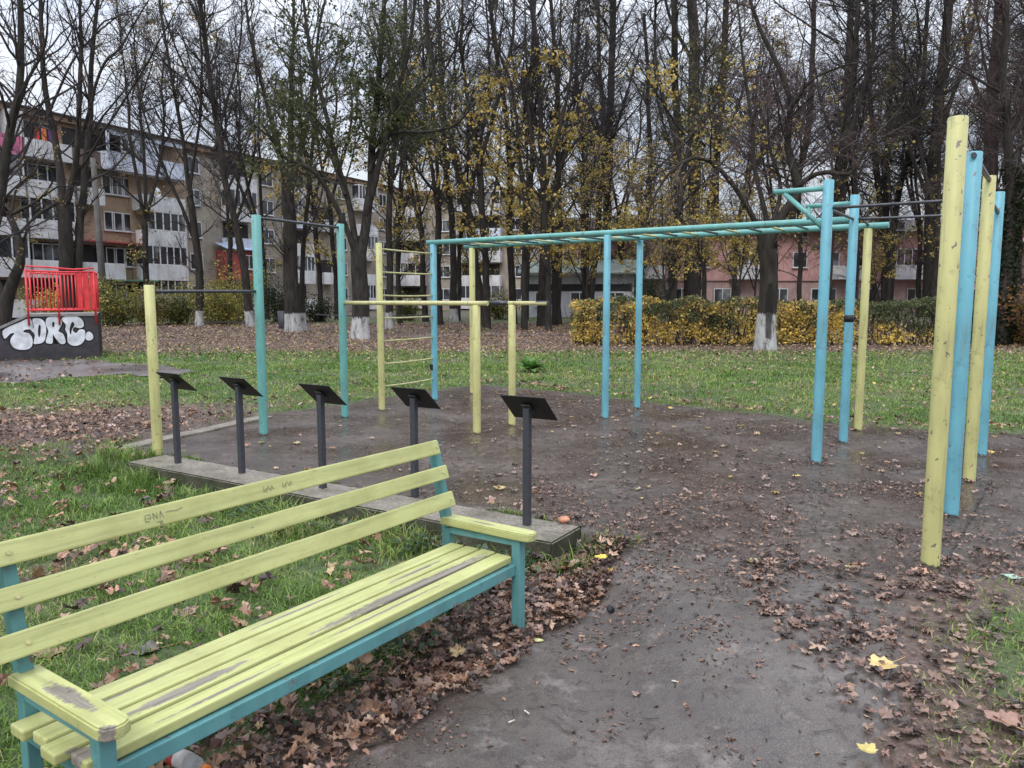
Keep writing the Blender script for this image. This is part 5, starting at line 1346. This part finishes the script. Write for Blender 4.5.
def litter(x, y, size, rg, pal, lift, shape=MAPLE, tilt=.28, curl=.5):
    n = len(x); k = len(shape); a = rg.uniform(0, 2*np.pi, n); ca, sa = np.cos(a), np.sin(a)
    r2 = (shape**2).sum(1)
    jit = rg.uniform(.62, 1.12, (n, k)); tw = rg.normal(size=(n, k))*.035
    px_ = shape[:, 0][None]*rg.uniform(.55, 1.1, (n, 1))*jit+tw; py_ = shape[:, 1][None]*rg.uniform(.75, 1.1, (n, 1))*jit-tw
    fold = rg.uniform(-.1, .55, (n, 1))*curl; cup = rg.uniform(-.4, .7, (n, 1))*curl
    pz = np.abs(px_)*fold*1.3+r2[None]*cup+rg.normal(size=(n, k))*.085
    px_ = np.concatenate([px_, np.zeros((n, 1))], 1); py_ = np.concatenate([py_, np.full((n, 1), -.05)], 1); pz = np.concatenate([pz, np.zeros((n, 1))], 1)
    tx, ty = rg.normal(size=(2, n, 1))*tilt; pz = pz+px_*tx+py_*ty
    s = size[:, None]
    X = x[:, None]+(px_*ca[:, None]-py_*sa[:, None])*s; Y = y[:, None]+(px_*sa[:, None]+py_*ca[:, None])*s
    zz = pz*s; zz = zz-zz.min(1, keepdims=True)*.8
    Zg = land(x, y)[:, None]
    Zb = Zg+zz+(lift+.003)[:, None]
    v = np.stack([X, Y, Zb], -1).reshape(-1, 3)
    i = np.arange(n)[:, None]*(k+1); j = np.arange(k)
    F_ = np.stack([np.full((n, k), 0)+i+k, i+j[None], i+((j+1) % k)[None]], -1).reshape(-1, 3)
    pa = np.array(pal); c = pa[rg.integers(0, len(pa), n)]*rg.uniform(.65, 1.3, (n, 1))
    c = np.repeat(c, k+1, 0)*rg.uniform(.85, 1.12, (n*(k+1), 1))
    return v, F_, c
BROWN = [(.27, .145, .085), (.19, .10, .062), (.14, .078, .052), (.34, .20, .125), (.10, .058, .042), (.24, .135, .10), (.07, .045, .036), (.42, .28, .19)]
WET = [(.15, .085, .06), (.11, .065, .05), (.08, .05, .042), (.20, .12, .09), (.27, .17, .13), (.06, .042, .036), (.33, .22, .16)]
WETB = WET+BROWN
PALE = [(.42, .31, .16), (.38, .22, .14), (.50, .36, .10), (.34, .24, .20)]
rg = np.random.default_rng(29)
lv_, lf_, lc_, off = [], [], [], 0
def addl(v, f, c):
    global off
    lv_.append(v); lf_.append(f+off); lc_.append(c); off += len(v)
def on_soft(x, y): return no_hard(x, y)
def area(x0, x1, y0, y1, per, dens, smin, smax, pal=BROWN, shape=MAPLE, lift=(.004, .03), **kw):
    n = int((x1-x0)*(y1-y0)*per); x, y = scatter(n, x0, x1, y0, y1, dens, rg)
    if len(x) == 0: return
    if shape is MAPLE:                                      # whole leaves, torn scraps and narrow ones lie mixed
        pick = rg.uniform(0, 1, len(x)); sz = rg.uniform(smin, smax, len(x)); lf = rg.uniform(*lift, len(x))+bumps(x, y)*on_soft(x, y)
        for lo, hi, shp, sc in ((0, .18, MAPLE, 1.05), (.18, .52, MAPLE2, 1.0), (.52, .82, FRAG, .72), (.82, 1.01, OVAL, .8)):
            q = (pick >= lo) & (pick < hi)
            if q.any(): addl(*litter(x[q], y[q], sz[q]*sc, rg, pal, lf[q], shp, **kw))
        return
    addl(*litter(x, y, rg.uniform(smin, smax, len(x)), rg, pal, rg.uniform(*lift, len(x))+bumps(x, y)*on_soft(x, y), shape, **kw))
def near_bench(x, y):
    a = (x-BENCH_C[0])*U.x+(y-BENCH_C[1])*U.y
    return smooth((a+.62)/.45)*(y < 5.1)*(x < .75)
def rimmed(x, y): return (soft_in(in_path, x, y, .14) < .8) & ~in_court(x, y) & ~inside(EDGE_Q, x, y)
# deep litter under and before the bench, up to the path
area(-2.4, .9, 1.2, 5.2, 1500, lambda x, y: near_bench(x, y)*rimmed(x, y)*(.35+.9*fnoise(x, y, .5, 90)), .035, .09, WETB, lift=(.004, .045))
area(-.2, 1.0, 3.6, 5.4, 480, lambda x, y: rimmed(x, y)*(.3+.7*fnoise(x, y, .4, 91))*(x > -.1), .03, .075, WETB, lift=(.004, .03))
# leaves lying in the grass behind the bench and on the left
area(-7, .4, 1.6, 8.6, 130, lambda x, y: on_soft(x, y)*in_view(x, y)*np.clip((fnoise(x, y, .55, 92)-.44)*4.5, .07, 1), .04, .115, BROWN+PALE[:2], lift=(.02, .05))
area(-9, -2.2, 6.5, 12.5, 340, lambda x, y: on_soft(x, y)*in_view(x, y)*np.exp(-(((x+5.6)/2.0)**2+((y-9.3)/1.7)**2)*1.2), .045, .10, BROWN+PALE[3:], lift=(.015, .05))
area(-6, .3, 1.6, 7, 16, lambda x, y: on_soft(x, y)*in_view(x, y)*np.clip((fnoise(x, y, .7, 115)-.38)*4, .05, 1), .10, .155, BROWN+PALE[:2], lift=(.03, .06), curl=.8)
# lawn
area(-16, 13, 8.5, 20, 20, lambda x, y: on_soft(x, y)*in_view(x, y)*np.clip((fnoise(x, y, 1.3, 93)-.37)*4, .14, 1), .045, .10, BROWN+PALE, lift=(.03, .07))
# along the far rim of the court
def rim(x, y):
    a, b = wob(x, y, .3, .5, 21); c1 = inside(COURT, a, b); s_ = inside(COURT, a-.22, b-.32) if True else c1
    return (~c1) & s_
area(-4, 9, 6.5, 14.5, 95, lambda x, y: rim(x, y)*on_soft(x, y)*.9, .05, .12, BROWN+PALE, lift=(.01, .05))
# the carpet under the trees
area(-26, 18, 19, 31, 85, lambda x, y: in_view(x, y)*np.clip((y-19.5)/3, .12, 1)*np.clip(.35+1.2*fnoise(x, y, 2, 94), 0, 1)*~in_far(x, y), .06, .115, BROWN+PALE, OVAL, lift=(.01, .07))
area(-34, 22, 31, 46, 30, lambda x, y: in_view(x, y)*np.clip(.35+fnoise(x, y, 3, 95), 0, 1), .09, .16, BROWN+PALE, OVAL, lift=(.01, .06))
area(-24, -8, 11, 21, 30, lambda x, y: in_far(x, y)*fnoise(x, y, 1.2, 97)**2*2.0, .07, .14, BROWN, OVAL, lift=(.03, .035))
# right-hand corner: leaves among the grass tufts
area(1.0, 4.4, 1.6, 5.3, 640, lambda x, y: (x > 1.25+.35*(fnoise(x, y, .5, 98)-.5))*np.clip(1-1.1*np.exp(-(((x-2.62)/.6)**2+((y-3.3)/.5)**2)*.9), .2, 1)*np.clip((fnoise(x, y, .4, 99)-.30)*4, .05, 1)*smooth((5.0-y)/.9+.15), .03, .085, WET, lift=(.002, .016), tilt=.12, curl=.3)
# a drift of wet scraps round the foot of every post
for b_ in (A, B, C_, D, E, Mp, N, J, K, Fp, G, H, I, P1, P2, P3, P4):
    n_ = int(rg.integers(14, 34)); a_ = rg.uniform(0, 6.28, n_); r_ = .055+np.abs(rg.normal(size=n_))*.09
    x, y = b_.x+np.cos(a_)*r_, b_.y+np.sin(a_)*r_; addl(*litter(x, y, rg.uniform(.015, .05, n_), rg, WET, rg.uniform(.001, .006, n_), FRAG, .1, .3))
area(-4.2, 10, 4.3, 13.5, 75, lambda x, y: in_court(x, y)*in_view(x, y)*np.clip((fnoise(x, y, .7, 117)-.34)*3.4, .12, 1)*(.35+.65*smooth((x+1.2)/2.2)-.2*smooth((-x)/1)), .03, .085, WET+PALE[3:], lift=(.001, .005), tilt=.08, curl=.25)
# small wet leaves and fragments trodden into the asphalt
DKB = [(.075, .050, .042), (.11, .07, .055), (.055, .04, .036), (.16, .10, .08), (.21, .13, .10)]
area(-4.2, 9, 4.3, 13, 900, lambda x, y: in_court(x, y)*in_view(x, y)*np.clip((fnoise(x, y, .40, 101)-.36)*3.4, .10, 1)*(.25+.75*smooth((x+1.8)/1.8)), .007, .034, DKB, OVAL, lift=(.001, .004), tilt=.1, curl=.3)
area(.2, 5.5, 3.4, 6.6, 1100, lambda x, y: (in_court(x, y) | in_path(x, y))*np.clip((fnoise(x, y, .42, 103)-.42)*5, .08, 1), .010, .048, DKB+BROWN[:4], OVAL, lift=(.001, .008), tilt=.15, curl=.4)
area(-1, 2.6, 1.5, 4.9, 1100, lambda x, y: in_path(x, y)*np.clip((fnoise(x, y, .33, 105)-.48)*5, .05, 1), .008, .038, DKB+BROWN[:3], OVAL, lift=(.001, .006), tilt=.15, curl=.5)
area(-3, 8, 4.3, 12.5, 2.6, lambda x, y: in_court(x, y)*1.0, .05, .10, PALE, MAPLE, lift=(.001, .006), tilt=.06, curl=.25)
area(-.8, 2.4, 1.6, 4.8, 5, lambda x, y: in_path(x, y)*1.0, .03, .06, PALE+BROWN[:3], MAPLE, lift=(.001, .006), tilt=.06, curl=.3)
tag(link('fallen_leaves', uniform_mesh('fallen_leaves', np.concatenate(lv_), np.concatenate(lf_), [M['litter']], False, np.concatenate(lc_))),
    'brown fallen maple leaves covering the grass, path and court', 'leaf litter', kind='stuff')
# thin sticks and leaf stalks
rg = np.random.default_rng(35)
def sticks(x, y, ln, r):
    n = len(x); a = rg.uniform(0, 6.28, n); t = np.linspace(-.5, .5, 4)
    bend = rg.normal(size=(n, 1))*.25*(t**2)[None]
    X = x[:, None]+(np.cos(a)[:, None]*t-np.sin(a)[:, None]*bend)*ln[:, None]; Y = y[:, None]+(np.sin(a)[:, None]*t+np.cos(a)[:, None]*bend)*ln[:, None]
    Zs = land(X.ravel(), Y.ravel()).reshape(X.shape)+.011
    return tubes(np.stack([X, Y, Zs], -1), np.full((n, 4), 1.0)*r[:, None], 4)
x, y = scatter(5200, -3.5, 6, 1.4, 9, lambda x, y: (in_court(x, y) | in_path(x, y))*np.clip((fnoise(x, y, .5, 107)-.42)*3, .04, 1)*(x > -1.5), rg)
v, q = sticks(x, y, rg.uniform(.02, .075, len(x)), rg.uniform(.0008, .0017, len(x)))
tag(link('twig_litter', uniform_mesh('twig_litter', v, q, [M['twig']], True)), 'thin fallen twigs and stalks scattered on the asphalt', 'twigs', kind='stuff')

# single leaves that stand out
def big_leaf(px, py, size, col, rot, label, shape=MAPLE2, curl=.5, stem=True, cat='leaf', seed=1, zg=-.15):
    p = at(px, py, zg); z = land1(p.x, p.y); p = at(px, py, z+.02)
    r = np.random.default_rng(seed)
    def lm():
        k = len(shape); sh = shape*size; r2 = (shape**2).sum(1)
        zz = (np.abs(shape[:, 0])*.35*curl+r2*.4*curl+r.normal(size=k)*.03)*size
        v = np.concatenate([np.c_[sh, zz], [[0, -.05*size, 0]]]); v[:, 2] -= v[:, 2].min()
        f = np.array([(k, j, (j+1) % k) for j in range(k)]); c = np.array([col])*r.uniform(.85, 1.15, (k+1, 1))
        return v, f, c
    v, f, c = lm()
    t = thing('fallen_leaf', label, cat, (p.x, p.y, z+.012), rot, 'single conspicuous fallen leaves')
    link('blade', uniform_mesh('blade', v, f, [M['litter']], False, c), t)
    if stem:
        m = MB(); m.tube([(0, -.05*size, .004), (.02*size, -.6*size, .006), (.10*size, -1.15*size, .012)], [.0022, .0018, .0016], 6); m.build('stalk', M['butt_tan'], t)
big_leaf(881, 664, .13, (.58, .42, .17), 1.9, 'large pale yellow maple leaf with its stalk lying on the path at the right', shape=MAPLE2, seed=1)
big_leaf(866, 747, .075, (.50, .40, .13), .6, 'small yellow leaf on the path near the bottom edge, right of centre', seed=2, stem=False)
big_leaf(1013, 576, .12, (.34, .46, .36), .9, 'pale green leaf lying on the court at the right edge', shape=OVAL, seed=3, stem=False)
big_leaf(918, 571, .12, (.42, .24, .17), 1.3, 'pinkish brown leaf at the foot of the tallest yellow post', seed=4, stem=False)
big_leaf(537, 639, .075, (.58, .56, .25), 1.5, 'pale yellow oval leaf beside the far front leg of the bench', shape=OVAL, seed=5, stem=False)
big_leaf(1000, 718, .13, (.30, .17, .12), .4, 'brown maple leaf on the grass tuft near the bottom right corner', seed=6)
big_leaf(752, 560, .085, (.55, .42, .18), 1.6, 'small yellow leaf on the court before the tall light blue post', seed=7, stem=False)
big_leaf(499, 487, .11, (.44, .31, .13), .2, 'tan maple leaf on the court left of the last sign stand', seed=8, stem=False, zg=0)
big_leaf(372, 712, .17, (.28, .16, .10), 2.4, 'large brown maple leaf on the litter below the bench seat', seed=9)
big_leaf(600, 556, .085, (.60, .44, .06), .8, 'bright yellow leaf at the corner of the concrete edge and the path', seed=10, stem=False)
big_leaf(50, 652, .15, (.33, .18, .13), .5, 'rusty maple leaf in the grass behind the near back leg of the bench', seed=11)
big_leaf(145, 650, .15, (.13, .105, .105), 2.0, 'dark grey curled maple leaf in the grass behind the bench seat', seed=12)
big_leaf(850, 566, .06, (.55, .47, .15), 1.0, 'little yellow leaf on the court left of the tallest yellow post', seed=13, stem=False)
big_leaf(183, 612, .14, (.36, .22, .17), 1.0, 'pale brown maple leaf in the grass seen between seat and lowest back plank', seed=14)

# ------------------------------------------------------------------ weeds
rg = np.random.default_rng(51)
ROUND = np.array([(0, -.42), (.3, -.38), (.48, -.1), (.42, .25), (.18, .45), (0, .40), (-.18, .45), (-.42, .25), (-.48, -.1), (-.3, -.38)])
wv, wf, wc, off2 = [], [], [], 0
IVY = [(.045, .085, .035), (.060, .105, .045), (.085, .125, .065), (.035, .065, .028)]
def weed_patch(cx, cy, rx, ry, n, size=(.03, .055), hi=.10):
    global off2
    x = cx+rg.normal(size=n)*rx; y = cy+rg.normal(size=n)*ry; k = no_hard(x, y); x, y = x[k], y[k]
    v, f, c = litter(x, y, rg.uniform(*size, len(x)), rg, IVY, rg.uniform(.015, hi, len(x))*np.exp(-((x-cx)/(rx*2))**2), ROUND, .35, .3)
    wv.append(v); wf.append(f+off2); wc.append(c); off2 += len(v)
for t_, n, r_ in ((-.15, 170, .13), (-.45, 150, .16), (-.95, 120, .2), (-1.6, 160, .25), (-2.5, 120, .3), (-3.2, 110, .3)):
    c = CF+W*t_-NW*.17; weed_patch(c.x, c.y, r_, .08, n)
for px, py, n in ((470, 590, 130), (395, 650, 110), (330, 690, 70), (225, 480, 120), (300, 510, 90), (420, 530, 120), (450, 545, 90)):
    c = at(px, py, -.17); weed_patch(c.x, c.y, .14, .12, n)
tag(link('ground_ivy', uniform_mesh('ground_ivy', np.concatenate(wv), np.concatenate(wf), [M['grass']], False, np.concatenate(wc))),
    'low round-leaved green weeds along the concrete edge and under the bench', 'weeds', kind='stuff')
def rosette(px, py, n, ln, label, seed):
    p = at(px, py); r = np.random.default_rng(seed); t = thing('broadleaf_weed', label, 'plant', (p.x, p.y, 0), 0)
    vs, fs, cs, o = [], [], [], 0
    for k in range(n):
        a = r.uniform(0, 6.28); L = ln*r.uniform(.6, 1.2); el = r.uniform(.4, 1.3); s = np.linspace(0, 1, 6)
        w = L*.2*np.sin(np.pi*np.clip(s*.9+.08, 0, 1)); out = s*L*math.cos(el); z = s*L*math.sin(el)-s**2*L*.45*math.cos(el)+.02
        cx, cy = math.cos(a), math.sin(a)
        l_ = np.stack([out*cx-w*cy, out*cy+w*cx, z+w*.3], 1); m_ = np.stack([out*cx, out*cy, z], 1); r__ = np.stack([out*cx+w*cy, out*cy-w*cx, z+w*.3], 1)
        v = np.concatenate([l_, m_, r__]); i = np.arange(5)
        f = np.concatenate([np.stack([i, i+1, i+7, i+6], 1), np.stack([i+6, i+7, i+13, i+12], 1)])
        vs.append(v); fs.append(f+o); o += len(v); cs.append(np.tile(np.array([(.12, .24, .055)])*r.uniform(.7, 1.4), (18, 1)))
    link('leaves', uniform_mesh('leaves', np.concatenate(vs), np.concatenate(fs), [M['grass']], True, np.concatenate(cs)), t)
rosette(530, 372, 42, .42, 'bright green broad-leaved weed on the lawn behind the parallel bars', 3)
